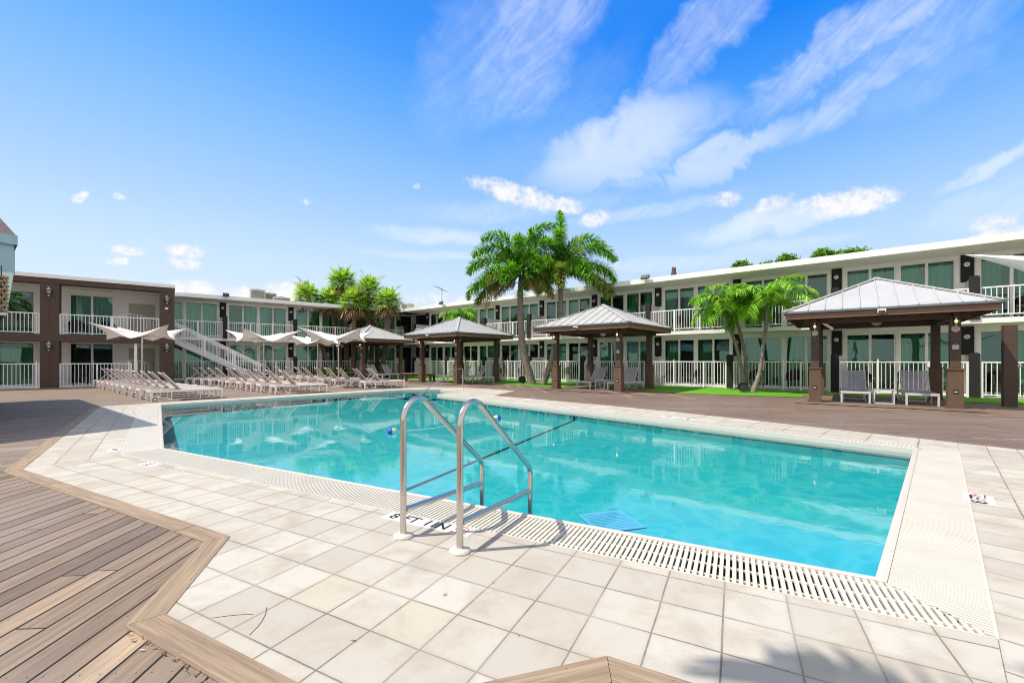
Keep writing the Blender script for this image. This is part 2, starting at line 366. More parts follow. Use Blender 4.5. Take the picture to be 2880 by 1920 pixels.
# ------------------------------------------------------------------ mesh builder
class MB:
    def __init__(s): s.v, s.f, s.uv = [], [], None
    def add(s, vs, fs):
        o = len(s.v); s.v += [Vector(p) for p in vs]; s.f += [tuple(i + o for i in f) for f in fs]; return s
    def box(s, c, d, rz=0.0, mat=None, top=1.0):
        x, y, z = (d[0] / 2, d[1] / 2, d[2] / 2); c = Vector(c)
        vs = [Vector((sx * x * (top if sz > 0 else 1), sy * y * (top if sz > 0 else 1), sz * z)) for sz in (-1, 1) for sy in (-1, 1) for sx in (-1, 1)]
        m = mat if mat is not None else Matrix.Rotation(rz, 3, 'Z')
        vs = [m @ p + c for p in vs]
        return s.add(vs, [(0, 2, 3, 1), (4, 5, 7, 6), (0, 1, 5, 4), (1, 3, 7, 5), (3, 2, 6, 7), (2, 0, 4, 6)])
    def bx(s, x0, x1, y0, y1, z0, z1):
        return s.box(((x0 + x1) / 2, (y0 + y1) / 2, (z0 + z1) / 2), (abs(x1 - x0), abs(y1 - y0), abs(z1 - z0)))
    def bar(s, a, b, w, h=None, up=(0, 0, 1)):
        a, b = Vector(a), Vector(b); h = h or w; d = (b - a); L = d.length; d.normalize()
        u = Vector(up); sd = d.cross(u)
        if sd.length < 1e-4: sd = d.cross(Vector((1, 0, 0)))
        sd.normalize(); u = sd.cross(d)
        m = Matrix((d, sd, u)).transposed()
        return s.box((a + b) / 2, (L, w, h), mat=m)
    def tube(s, pts, r, n=10, cap=True):
        pts = [Vector(p) for p in pts]; rs = r if isinstance(r, (list, tuple)) else [r] * len(pts)
        o = len(s.v); prev = None
        for i, p in enumerate(pts):
            d = (pts[min(i + 1, len(pts) - 1)] - pts[max(i - 1, 0)]).normalized()
            if prev is None:
                a = Vector((0, 0, 1)) if abs(d.z) < .9 else Vector((1, 0, 0)); x = d.cross(a).normalized()
            else: x = (prev - d * prev.dot(d)).normalized()
            prev = x; y = d.cross(x)
            for k in range(n):
                an = 2 * math.pi * k / n; s.v.append(p + (x * math.cos(an) + y * math.sin(an)) * rs[i])
        for i in range(len(pts) - 1):
            for k in range(n):
                a = o + i * n + k; b = o + i * n + (k + 1) % n
                s.f.append((a, b, b + n, a + n))
        if cap:
            s.f.append(tuple(o + k for k in reversed(range(n)))); e = o + (len(pts) - 1) * n
            s.f.append(tuple(e + k for k in range(n)))
        return s
    def lathe(s, prof, c=(0, 0, 0), n=16, axis='Z'):
        o = len(s.v); c = Vector(c)
        for (r, z) in prof:
            for k in range(n):
                an = 2 * math.pi * k / n; p = Vector((r * math.cos(an), r * math.sin(an), z))
                if axis == 'Y': p = Vector((p.x, p.z, p.y))
                if axis == 'X': p = Vector((p.z, p.x, p.y))
                s.v.append(p + c)
        for i in range(len(prof) - 1):
            for k in range(n):
                a = o + i * n + k; b = o + i * n + (k + 1) % n; s.f.append((a, b, b + n, a + n))
        s.f.append(tuple(o + k for k in reversed(range(n)))); e = o + (len(prof) - 1) * n; s.f.append(tuple(e + k for k in range(n)))
        return s
    def ball(s, c, r, n=12, m=8, sz=1.0):
        return s.lathe([(max(1e-4, r * math.sin(math.pi * i / m)), -r * sz * math.cos(math.pi * i / m)) for i in range(m + 1)], c, n)
    def poly(s, loops, z):
        pl = [[Vector((p[0], p[1], 0)) for p in lp] for lp in loops]
        flat = [p for lp in pl for p in lp]
        tri = tessellate_polygon(pl); o = len(s.v)
        s.v += [Vector((p.x, p.y, z)) for p in flat]
        for a, b, c in tri:
            va, vb, vc = flat[a], flat[b], flat[c]
            ccw = (vb - va).cross(vc - va).z > 0
            s.f.append((o + a, o + b, o + c) if ccw else (o + a, o + c, o + b))
        return s
    def build(s, name, mat, parent=None, smooth=False, loc=None, rz=0.0, bev=0.0):
        me = bpy.data.meshes.new(name); me.from_pydata([tuple(p) for p in s.v], [], s.f)
        if isinstance(mat, (list, tuple)):
            for q in mat: me.materials.append(q)
        else: me.materials.append(mat)
        if s.uv:
            ul = me.uv_layers.new(name='UVMap')
            for i, l in enumerate(me.loops): ul.data[i].uv = s.uv[l.vertex_index]
        if smooth:
            me.polygons.foreach_set('use_smooth', [True] * len(me.polygons))
            if hasattr(me, 'set_sharp_from_angle'): me.set_sharp_from_angle(angle=R(40))
        me.validate(); me.update()
        o = bpy.data.objects.new(name, me); COL.objects.link(o)
        if parent is not None: o.parent = parent
        if loc is not None: o.location = loc
        o.rotation_euler.z = rz
        if bev:
            m = o.modifiers.new('bevel', 'BEVEL'); m.width = bev; m.segments = 2; m.limit_method = 'ANGLE'
        return o

def tag(o, label=None, cat=None, group=None, kind=None):
    if label: o['label'] = label
    if cat: o['category'] = cat
    if group: o['group'] = group
    if kind: o['kind'] = kind
    return o
def thing(name, loc, rz, label, cat, group=None):
    o = bpy.data.objects.new(name, None); COL.objects.link(o)
    o.location = loc; o.rotation_euler = (0, 0, rz); o.empty_display_size = 0.2
    return tag(o, label, cat, group)
def kids(o): return [c for c in bpy.data.objects if c.parent == o]
TREE = {}
def proto_tree(o):
    return (o, [proto_tree(c) for c in kids(o)])
def copy_proto(pt, parent=None):
    c = pt[0].copy(); COL.objects.link(c); c.parent = parent
    for k in pt[1]: copy_proto(k, c)
    return c
def struct(o): o['kind'] = 'structure'; return o
SUNE, SKYS = 5.0, 1.06
# ================================================================== pool, pavement, deck
def seg_int(p, d, q, e):
    den = d.x * e.y - d.y * e.x; t = ((q.x - p.x) * e.y - (q.y - p.y) * e.x) / den
    return p + d * t
def v2(p): return Vector((p[0], p[1], 0))
Ap, Cp = v2(G(452.7, 1262)), v2(G(2482.5, 1634.5))
Dp = v2(G(2579, 1262)); Ep = v2(G(1233.5, 1108.8)); Bp = v2(G(448.9, 1137.9)); Fp = v2(G(1127, 1096)); Gp = v2(G(1239.6, 1094.5)); Gq = v2(G(1284, 1100))
pool = [Ap, Cp, Dp, Ep, Gq, Gp, Fp, Bp]          # counter-clockwise
def offset(poly, d):
    """grow a ccw polygon outwards by d (number or one per edge)"""
    n = len(poly); ds = d if isinstance(d, list) else [d] * n; L = []
    for i in range(n):
        a, b = poly[i], poly[(i + 1) % n]; e = (b - a).normalized(); L.append((a + Vector((e.y, -e.x, 0)) * ds[i], e))
    return [seg_int(L[i - 1][0], L[i - 1][1], L[i][0], L[i][1]) for i in range(n)]
WZ, BZ = -0.075, -0.44
GW = 0.43
u_ac = (Cp - Ap).normalized(); n_ac = Vector((-u_ac.y, u_ac.x, 0))     # n points to the water
ang_ac = math.atan2(u_ac.y, u_ac.x)
u_cd = (Dp - Cp).normalized(); ang_cd = math.atan2(u_cd.y, u_cd.x)
u_ba = (Ap - Bp).normalized(); ang_ba = math.atan2(u_ba.y, u_ba.x)

P1, P2, P3, P4 = v2(G(281, 1143)), v2(G(63, 1320)), v2(G(648, 1508.6)), v2(G(466, 1728))
Q = v2(G(1707, 1846))
dirP = Vector((math.cos(ang_ac), math.sin(ang_ac), 0))
dq = Vector((math.cos(R(16.5)), math.sin(R(16.5)), 0))
P5 = seg_int(P4, dirP, Q, dq)
Q2 = Q + dirP * 3.2
Q3 = Q2 + Vector((0, -4, 0))
S1, S2 = v2(G(1920, 1160)), v2(G(2880, 1265))
dS = (S2 - S1).normalized()
S3 = S2 + dS * 5.5
S4 = Vector((S3.x, Q3.y, 0))
E1 = S1 - dS * 5.2                                  # deck edge running back beside the far corner
offp = offset(pool, 1.0)
# outline of the pale paving round the pool, counter-clockwise
nBF = (Fp - Bp).normalized(); oBF = Vector((-nBF.y, nBF.x, 0))
B1, F1 = Bp + oBF * 0.85, Fp + oBF * 0.85
pave = [P1, P2, P3, P4, P5, Q, Q2, Q3, S4, S3, S2, S1, v2(G(1690, 1138)), v2(G(1390, 1112)), v2(G(1449, 1098.5)), v2(G(1310, 1089)), v2(G(1200, 1088.5)), F1 + nBF * 0.4, B1]

# ground sheet to the horizon, with the basin cut out
hole = offset(pool, 0.30)
MBg = MB().poly([[Vector((-400, -300, 0)), Vector((400, -300, 0)), Vector((400, 600, 0)), Vector((-400, 600, 0))], list(reversed(hole))], -0.45)
struct(MBg.build('ground', M['ground']))

# wooden deck in three fields, each with its own board direction
def deck(loops, mat, z=0.0): return struct(MB().poly(loops, z).build('wooden_deck', mat))
M['deckA'] = planks('deck_boards_near', R(93.5), 0.142, gap=0.075, blen=3.2, grey=0.6, dark=(0.16, 0.112, 0.085), light=(0.58, 0.43, 0.30))
M['deckB'] = planks('deck_boards_left', R(27), 0.142, grey=0.3, dark=(0.25, 0.185, 0.14), light=(0.46, 0.36, 0.28), nails=False)
M['deckC'] = planks('deck_boards_right', R(96), 0.142, grey=0.35, dark=(0.20, 0.135, 0.105), light=(0.36, 0.26, 0.21), nails=False)
M['deckD'] = planks('deck_boards_front_of_pavilions', R(-10), 0.142, grey=0.35, dark=(0.20, 0.135, 0.105), light=(0.36, 0.26, 0.21), nails=False)
M['border'] = planks('border_boards', 0, 0.30, uv=True, grey=0.0, dark=(0.40, 0.29, 0.195), light=(0.56, 0.43, 0.31), gap=0.0, blen=2.6)
wingR_dir = -39.6
far = 60
lm = P2 + Vector((-30, 3.5, 0))
deck([[P2, lm, Vector((-34, -8, 0)), Vector((P5.x, -8, 0)), P5, P4, P3]], M['deckA'])
deck([[P5, Vector((P5.x, -8, 0)), Vector((Q3.x, -8, 0)), Q3, Q2, Q]], M['deckA'])
# --- turf front line and left pavilions' zone
T0, T1, T2, T3 = v2(G(900, 1066)), v2(G(1500, 1085)), v2(G(1925, 1107)), v2(G(2272, 1118))
dT = (T3 - T2).normalized(); T4 = T3 + dT * 14
mid1, mid2 = pave[15], pave[16]
deck([[P1, B1, pave[-2], mid2, mid1, v2(G(1330, 1078)), v2(G(1250, 1068)), v2(G(1130, 1066)), T0, Vector((-13, 36, 0)), Vector((-42, 18, 0)), lm, P2]], M['deckB'])
kA, kB = v2(G(1790, 1146)), v2(G(2010, 1113))        # seam where the board direction turns
deck([[pave[15], pave[14], pave[13], pave[12], kA, kB, T2, T1, v2(G(1330, 1078))]], M['deckC'])
deck([[kA, S1, S2, S3, S4, Vector((30, S4.y, 0)), T4 + Vector((3, 3, 0)), T4, T3, T2, kB]], M['deckD'])

def strip(a, b, w, mat, z=0.005, name='deck_border', ea=(0, 0), eb=(0, 0)):
    """one border board from a to b, w wide to the left of a->b; ea/eb slide the outer corners (mitres)"""
    d = (b - a).normalized(); n = Vector((-d.y, d.x, 0)); L = (b - a).length; mb = MB()
    pts = [(a, 0, 0), (b, L, 0), (b + n * w + d * eb[1], L + eb[1], w), (a + n * w - d * ea[1], -ea[1], w)]
    off = rnd.random() * 9
    th = 0.02
    for zz in (z, z - th):
        for p, u_, v_ in pts: mb.v.append(Vector((p.x, p.y, zz)))
    mb.uv = [(u_ + off, v_ / max(w, .01) * 0.28 + 0.01) for _ in range(2) for p, u_, v_ in pts]
    mb.f = [(0, 1, 2, 3), (7, 6, 5, 4), (0, 4, 5, 1), (1, 5, 6, 2), (2, 6, 7, 3), (3, 7, 4, 0)]
    if w < 0: mb.f = [tuple(reversed(f)) for f in mb.f]
    return struct(mb.build(name, mat))
# border boards follow the paving edge, on the deck side (right of travel P1->Q)
BW = 0.145
def border_path(pts, w, z=0.005):
    n = len(pts); offs = []
    for i, p in enumerate(pts):
        if i == 0: d = (pts[1] - p).normalized(); offs.append(p + Vector((d.y, -d.x, 0)) * w)
        elif i == n - 1: d = (p - pts[-2]).normalized(); offs.append(p + Vector((d.y, -d.x, 0)) * w)
        else:
            d1 = (p - pts[i - 1]).normalized(); d2 = (pts[i + 1] - p).normalized()
            offs.append(seg_int(p + Vector((d1.y, -d1.x, 0)) * w, d1, p + Vector((d2.y, -d2.x, 0)) * w, d2))
    for i in range(n - 1):
        a, b, c, d = pts[i], pts[i + 1], offs[i + 1], offs[i]
        g = 0.0015 * 1
        e = (b - a).normalized(); mb = MB(); off = rnd.random() * 9
        q = [a + e * g, b - e * g, c - e * g, d + e * g]
        for zz in (z, z - 0.03):
            for p in q: mb.v.append(Vector((p.x, p.y, zz)))
        nn = Vector((e.y, -e.x, 0))
        mb.uv = [((p - a).dot(e) + off, (p - a).dot(nn) / w * 0.24 + 0.03) for _ in range(2) for p in q]
        mb.f = [(3, 2, 1, 0), (4, 5, 6, 7), (1, 5, 4, 0), (2, 6, 5, 1), (3, 7, 6, 2), (0, 4, 7, 3)]
        struct(mb.build('deck_border', M['border']))
border_path([P1, P2, P3, P4, P5, Q, Q2], BW, 0.006)
M['borderfar'] = planks('border_boards_far', 0, 0.30, uv=True, grey=0.2, dark=(0.26, 0.19, 0.145), light=(0.36, 0.27, 0.20), gap=0.0, blen=2.6, nails=False)
bsave = M['border']; M['border'] = M['borderfar']
border_path([S4, S3, S2, S1, pave[12], pave[13], pave[14]], -0.0 + 0.14, 0.006)
for dd in (1.1, 2.3):                                # light seams running parallel to the pool on the far deck
    nS = Vector((-dS.y, dS.x, 0))
    strip(pave[12] + nS * dd, S3 + nS * dd, 0.10, M['borderfar'], z=0.004)
M['border'] = bsave

# paving: near field on one grid, right field and left field turned to the pool edges
PZ = 0.001
tile0 = G(1158.2, 1685.4)
sand_pts = [G(1163, 1753), G(922, 1667)]
M['tileN'] = tiles('paving_near', ang_ac, 0.3015, (tile0.x, tile0.y), [(p.x, p.y) for p in sand_pts])
M['tileR'] = tiles('paving_right', ang_cd, 0.3015, (Cp + Vector((u_cd.y, -u_cd.x, 0)) * GW)[:2])
M['tileL'] = tiles('paving_left', ang_ba, 0.3015, (Ap + Vector((u_ba.y, -u_ba.x, 0)) * GW)[:2])
M['tileF'] = tiles('paving_far', ang_cd, 0.61, Dp[:2])
outer = offset(pool, [GW, GW, 0.05, 0.05, 0.05, 0.05, 0.05, GW])
Ao, Co, Do, Eo, Gqo, Gpo, Fo, Bo = outer
gA = 0.012
Ix = seg_int(Co, u_cd, Q, dirP)
struct(MB().poly([[P2, P3, P4, P5, Q, Ix, Co, Ao]], PZ).build('paving', M['tileN']))
struct(MB().poly([[Co, Ix, Q2, Q3, S4, S3, S2, seg_int(Do, u_cd, S2, dS), Do]], PZ).build('paving', M['tileR']))
struct(MB().poly([[P1, P2, Ao, Bo, B1]], PZ).build('paving', M['tileL']))
struct(MB().poly([[Do, seg_int(Do, u_cd, S2, dS), S1] + pave[12:] + [Bo, Fo, Gpo, Gqo, Eo]], PZ).build('paving', M['tileF']))

# basin: floor, walls, white rim
pw = MB(); fl = MB().poly([pool], BZ); n = len(pool); n_ac = Vector((-math.sin(math.atan2((Cp - Ap).y, (Cp - Ap).x)), math.cos(math.atan2((Cp - Ap).y, (Cp - Ap).x)), 0))
fz_ = lambda p: -.47 + .29 * (Vector((p[0], p[1], 0)) - Ap).dot(n_ac) / (Fp - Ap).dot(n_ac)
bz = [fz_(p) for p in pool]
for i_, v_ in enumerate(fl.v): v_.z = bz[i_]
pool_o = thing('swimming_pool', (0, 0, 0), 0, 'large turquoise swimming pool with white rim in the middle of the deck', 'swimming pool')
del pool_o['label'], pool_o['category']; pool_o['kind'] = 'structure'
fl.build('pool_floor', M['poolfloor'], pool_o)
for i in range(n):
    a, b = pool[i], pool[(i + 1) % n]
    pw.add([(a.x, a.y, bz[i]), (b.x, b.y, bz[(i + 1) % n]), (b.x, b.y, -0.01), (a.x, a.y, -0.01)], [(0, 3, 2, 1)])
M['poolwall'] = paint('pool_wall_plaster', (0.10, 0.42, 0.47), 0.6, 0.1, 3)
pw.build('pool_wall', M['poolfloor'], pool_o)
# black line across the floor and up the far wall
lA, lB = v2(G(925, 1347)), v2(G(1618, 1163))
tA = Ap + u_ac * ((lA - Ap).dot(u_ac)); ln = MB()
uDE = (Ep - Dp).normalized(); tB = Dp + uDE * ((v2(G(1618, 1152)) - Dp).dot(uDE))
ln.bar((tA.x, tA.y, fz_(tA) + .004), (tB.x, tB.y, fz_(tB) + .004), 0.06, 0.012)
ln.bar((tB.x, tB.y, -.29), (tB.x, tB.y, -0.02), 0.055, 0.03, up=(uDE.x, uDE.y, 0))
ln.build('floor_line', M['ink'], pool_o)
# shallow-end treads with dark nosings
nF = (Gp - Fp).normalized()
for i in range(4):
    k = MB(); c = (Fp + Gp) / 2 + Vector((0.35, -0.35, 0)) * 0
    a = Fp + Vector((0.35, -0.28, 0)) * (i + 1) * 0.9; b = v2(Ep) + Vector((-0.35, 0.05, 0)) * (i + 1)
    k.bar((a.x, a.y, -0.115 - i * .012), (b.x, b.y, -0.115 - i * .012), 0.06, 0.01); k.build('step_nosing', M['ink'], pool_o)
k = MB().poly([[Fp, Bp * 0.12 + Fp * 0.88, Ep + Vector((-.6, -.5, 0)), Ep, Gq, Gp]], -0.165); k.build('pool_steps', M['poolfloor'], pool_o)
# rim and water
inn = offset(pool, -0.035)
for i in range(n):
    a, b, c, d = pool[i], pool[(i + 1) % n], inn[(i + 1) % n], inn[i]
    grated = i in (0, 1, 7)
    zt = 0.014 if grated else 0.008; w = offset(pool, 0.02)
    a2, b2 = w[i], w[(i + 1) % n]
    rm = MB(); pr = [(a2, b2, -0.02), (a2, b2, zt * .7), (a, b, zt), ((a + d) / 2, (b + c) / 2, zt), (d, c, zt * .4), (d, c, WZ - 0.05)]
    for p, q, z in pr: rm.v += [Vector((p.x, p.y, z)), Vector((q.x, q.y, z))]
    for j in range(len(pr) - 1): rm.f.append((2 * j, 2 * j + 2, 2 * j + 3, 2 * j + 1))
    rm.build('pool_rim', M['plastic'], pool_o, smooth=True)
ws = MB().poly([inn], WZ).build('water', M['water']); struct(ws)

# gutter: dark channel below, slatted cream grates on top
def ray_clip(d0, d1): return
def grate(a, b, w, ea, eb, label, pitch=0.036, slat=0.0225, s0=None, s1=None, z=0.004, links=True):
    """slats across a strip w wide to the right of a->b; ea/eb how far the outer edge runs past a and b"""
    d = (b - a).normalized(); nn = Vector((d.y, -d.x, 0)); L = (b - a).length
    th = thing('gutter_grate', a, 0, label, 'drain grate')
    sl = MB(); s = (-ea if s0 is None else s0); e = (L + eb if s1 is None else s1)
    gap0 = 0.022
    while s < e:
        din = gap0
        if s < 0 and ea > 0: din = max(gap0, w * (-s) / ea)
        if s > L and eb > 0: din = max(gap0, w * (s - L) / eb)
        if w - din > 0.03:
            p = d * s + nn * din; q = d * s + nn * (w - 0.006)
            sl.bar((p.x, p.y, z - .009), (q.x, q.y, z - .009), slat, 0.018)
            for fr in ((0.15, 0.5, 0.85) if links else ()):                    # little links between slats
                c = d * (s + pitch / 2) + nn * (w * fr)
                if w * fr > din + 0.02: sl.box((c.x, c.y, z - .012), (pitch - slat + .004, 0.016, 0.012), rz=math.atan2(d.y, d.x))
        s += pitch
    sl.build('slats', M['grate'], th)
    fr = MB()
    p, q = d * (-ea) + nn * w, d * (L + eb) + nn * w
    if s0 is not None: p, q = d * s0 + nn * w, d * s1 + nn * w
    fr.bar((p.x, p.y, -.004), (q.x, q.y, -.004), 0.014, 0.02)
    fr.build('edge_strip', M['grate'], th)
    ch = MB(); c0, c1 = (0, L) if s0 is None else (s0, s1)
    pts = [d * c0, d * c1, d * (c1 + (eb if s0 is None else 0)) + nn * w, d * (c0 - (ea if s0 is None else 0)) + nn * w]
    ch.poly([[pts[0], pts[3], pts[2], pts[1]]], -0.05); ch.build('channel', M['channel'], th)
    return th
ea0 = (Ao - Ap).dot(-u_ac); eb0 = (Co - Cp).dot(u_ac)
grate(Ap, Cp, GW, ea0, eb0, 'long slatted cream grate along the near pool edge, passing under the ladder')
ea1 = (Co - Cp).dot(-u_cd)
grate(Cp, Dp, GW, ea1, 0.12, 'slatted cream grate along the right-hand short pool edge', pitch=0.030, slat=0.0235, links=False)
ea2 = (Bo - Bp).dot(-u_ba); eb2 = (Ao - Ap).dot(u_ba)
grate(Bp, Ap, GW, 0.05, eb2, 'slatted cream grate along the far left pool edge', pitch=0.030, slat=0.0245, links=False)
grate(Dp, Dp + uDE * 6.0, 0.27, 0, 0, 'narrow slotted grate along the far pool edge near the right corner', pitch=0.05, slat=0.03, s0=0.1, s1=5.5, z=0.009)

# cracks in a few near paving slabs
cr = MB()
def px(zx, zy): return G(zx / 1.8667, 1080 + zy / 1.8667)
for path in ([(1110, 1228), (1200, 1216), (1290, 1208), (1330, 1208)], [(1400, 1172), (1395, 1205), (1378, 1240), (1352, 1275), (1310, 1316)]):
    pts = [px(*p) for p in path]
    for a, b in zip(pts[:-1], pts[1:]): cr.bar((a.x, a.y, 0.0022), (b.x, b.y, 0.0022), 0.0028, 0.001)
struct(cr.build('paving', M['channel']))

# markers on the paving
def text_mesh(s, size, mat, name, parent, x, y, z, rz=0.0, sx=1.0, extr=0.0008, shear=0.0):
    cu = bpy.data.curves.new(name, 'FONT'); cu.body = s; cu.size = size; cu.extrude = extr; cu.align_x = 'CENTER'; cu.align_y = 'CENTER'; cu.offset = size * 0.018; cu.shear = shear
    ob = bpy.data.objects.new(name, cu); COL.objects.link(ob); bpy.context.view_layer.update()
    me = bpy.data.meshes.new_from_object(ob.evaluated_get(bpy.context.evaluated_depsgraph_get()))
    bpy.data.objects.remove(ob); me.materials.clear(); me.materials.append(mat)
    o = bpy.data.objects.new(name, me); COL.objects.link(o); o.parent = parent; o.location = (x, y, z); o.rotation_euler.z = rz; o.scale = (sx, 1, 1)
    return o
def nodive(parent, x, y, r, z):
    m = MB(); N = 8; pts = [Vector((x + r * math.cos(R(22.5 + 45 * i)), y + r * .8 * math.sin(R(22.5 + 45 * i)), z)) for i in range(N)]
    for i in range(N): m.bar(pts[i], pts[(i + 1) % N], r * .13, 0.0015)
    m.bar(pts[3], pts[7], r * .13, 0.0015); m.build('no_diving_symbol', M['red'], parent)
    d = MB(); d.bar((x - r * .5, y - r * .35, z), (x + r * .45, y + r * .3, z), r * .15, 0.001); d.bar((x - r * .3, y + r * .1, z), (x + r * .2, y - r * .2, z), r * .12, 0.001); d.build('diver_symbol', M['ink'], parent)
mk = thing('depth_marker', Ap + u_ac * 5.275 - n_ac * (GW + 0.085), ang_ac, 'white paving strip reading 8 FT 1 IN under the pool ladder', 'depth marker')
MB().bx(-0.40, 0.45, -0.07, 0.07, 0.001, 0.0045).build('marker_tile', M['marker'], mk)
text_mesh('8', 0.15, M['ink'], 'lettering', mk, -0.31, 0, 0.0055); text_mesh('FT', 0.15, M['ink'], 'lettering', mk, -0.14, 0, 0.0055)
text_mesh('1', 0.15, M['ink'], 'lettering', mk, 0.03, 0, 0.0055); text_mesh('IN', 0.15, M['ink'], 'lettering', mk, 0.155, 0, 0.0055)
nodive(mk, 0.345, 0.02, 0.055, 0.0058); text_mesh('NO DIVING', 0.028, M['red'], 'lettering', mk, 0.345, -0.05, 0.0055)
mp = v2(px(0, 0)); rr = G(2753, 1402)
mk2 = thing('depth_marker', v2(rr), ang_cd, 'white paving slab reading 8 FT beside the right-hand grate', 'depth marker')
MB().bx(-0.17, 0.17, -0.10, 0.10, 0.001, 0.0045).build('marker_tile', M['marker'], mk2)
text_mesh('8 FT', 0.15, M['ink'], 'lettering', mk2, -0.045, 0, 0.0055); nodive(mk2, 0.12, 0.02, 0.038, 0.0058); text_mesh('NO DIVING', 0.02, M['red'], 'lettering', mk2, 0.12, -0.045, 0.0055)
pF = Dp + uDE * 4.0 + Vector((-uDE.y, uDE.x, 0)) * -0.52
mk3 = thing('depth_marker', pF, math.atan2(uDE.y, uDE.x), 'upside-down 8 FT 1 IN lettering on the far pool paving', 'depth marker')
MB().bx(-0.42, 0.42, -0.08, 0.08, 0.001, 0.0045).build('marker_tile', M['marker'], mk3)
text_mesh('8 FT 1 IN', 0.15, M['ink'], 'lettering', mk3, 0, 0, 0.0055)
for (zx, zy, lab, an, red) in ((600, 345, 'small white depth tile on the left paving near the pool corner', ang_ba, False), (700, 146, 'small white depth tile on the left paving near the far corner', ang_ba, False), (788, 421, 'small no diving tile with red print on the left paving', ang_ac, True)):
    p = v2(px(zx, zy)); t_ = thing('depth_marker', p, an, lab, 'depth marker')
    MB().bx(-0.15, 0.15, -0.07, 0.07, 0.001, 0.0045).build('marker_tile', M['marker'], t_)
    if red: nodive(t_, -0.02, 0.01, 0.05, 0.0058); text_mesh('NO DIVING', 0.03, M['red'], 'lettering', t_, 0.0, -0.05, 0.0055)
    else: text_mesh('8 FT', 0.10, M['ink'], 'lettering', t_, 0, 0, 0.0055)

# near pool ladder (two looped rails)
def ladder():
    base1, base2 = v2(G(1134.3, 1508.8)), v2(G(1293.6, 1551.3))
    mid = (base1 + base2) / 2; hw = (base2 - base1).length / 2
    an = math.atan2((base2 - base1).y, (base2 - base1).x)
    t = thing('pool_ladder', mid, an, 'stainless steel pool ladder with two looped handrails on the near edge', 'pool ladder')
    def arc(c, r, a0, a1, n): return [(c[0] + r * math.cos(a0 + (a1 - a0) * i / n), c[1] + r * math.sin(a0 + (a1 - a0) * i / n)) for i in range(n + 1)]
    def fillet(P, rads):
        out = [P[0]]
        for i in range(1, len(P) - 1):
            p, a, b = Vector(P[i]), Vector(P[i - 1]), Vector(P[i + 1]); d1 = (a - p).normalized(); d2 = (b - p).normalized()
            ang = d1.angle(d2); r = rads[i - 1]; tl = r / math.tan(ang / 2); c = p + (d1 + d2).normalized() * (r / math.sin(ang / 2))
            s, e = p + d1 * tl, p + d2 * tl; a0 = math.atan2((s - c).y, (s - c).x); a1 = math.atan2((e - c).y, (e - c).x)
            da = (a1 - a0 + math.pi) % (2 * math.pi) - math.pi
            out += [(c.x + r * math.cos(a0 + da * k / 14), c.y + r * math.sin(a0 + da * k / 14)) for k in range(15)]
        return out + [P[-1]]
    prof = fillet([(0, -0.02), (0, 1.17), (1.055, 0.335), (1.06, -0.95)], [0.155, 0.13])
    for sx in (-hw, hw):
        h = MB().tube([(sx, a, b) for a, b in prof], 0.0235, 20); rail = h.build('handrail', M['steel'], t, smooth=True)
        MB().tube([(sx, 0.02, 0.195), (sx, 1.05, 0.135)], 0.0235, 18).build('cross_bar', M['steel'], t, smooth=True)
        MB().lathe([(0.073, 0.0), (0.074, 0.012), (0.066, 0.022), (0.03, 0.027), (0.024, 0.03)], (sx, 0, 0.001), 32).build('floor_flange', M['plastic'], t, smooth=True)
    for z in (-0.30, -0.54, -0.8):
        MB().bx(-hw, hw, 1.02, 1.11, z, z + .03).build('tread', M['steel'], t)
ladder()
# far handrail over the steps
hb, hs = G(1301.8, 1092.4), G(1178, 1104)
d = (hs - hb); L = Vector((d.x, d.y, 0)).length; an = math.atan2(d.y, d.x)
t = thing('step_handrail', v2(hb), an, 'thin steel handrail sloping into the far shallow end', 'handrail')
MB().tube([(0, 0, 0), (0, 0, 0.84), (0.03, 0, 0.89), (0.09, 0, 0.915), (0.55, 0, 0.915), (0.65, 0, 0.88), (L, 0, WZ - .02), (L + .25, 0, WZ - .25)], 0.021, 10).build('handrail', M['steel'], t, smooth=True)
MB().lathe([(0.06, 0), (0.06, .015), (0.02, .03)], (0, 0, 0), 16).build('floor_flange', M['plastic'], t)
# buoys and loose rope on the water
def buoy(p, rz, label):
    t = thing('pool_float', (p.x, p.y, WZ), rz, label, 'float', 'blue and white floats on the water')
    a = MB().lathe([(0.018, -0.09), (0.04, -0.08), (0.058, -0.05), (0.062, 0.0)], (0, 0, 0.03), 16, axis='X'); a.build('blue_half', M['bluepl'], t, smooth=True)
    b = MB().lathe([(0.062, 0.0), (0.058, 0.05), (0.04, 0.08), (0.018, 0.09)], (0, 0, 0.03), 16, axis='X'); b.build('white_half', M['plastic'], t, smooth=True)
b1, b2 = G(1103, 1217, WZ), G(1398, 1178, WZ)
buoy(b1, R(20), 'blue and white float left of the ladder rails'); buoy(b2, R(200), 'blue and white float beyond the ladder, near the far edge')
def wavy(a, b, n, amp, sag=0.0):
    out = []
    for i in range(n + 1):
        f = i / n; p = a.lerp(b, f); s = math.sin(f * math.pi)
        out.append((p.x + amp * math.sin(f * 9) * s, p.y + amp * 1.7 * math.cos(f * 7) * s, WZ + .004))
    return out
rp = MB().tube(wavy(b1, b2, 30, 0.10), 0.006, 6); tag(rp.build('float_rope', M['rope']), 'thin pale rope floating between the two floats', 'rope')
b0 = G(880, 1248, WZ)
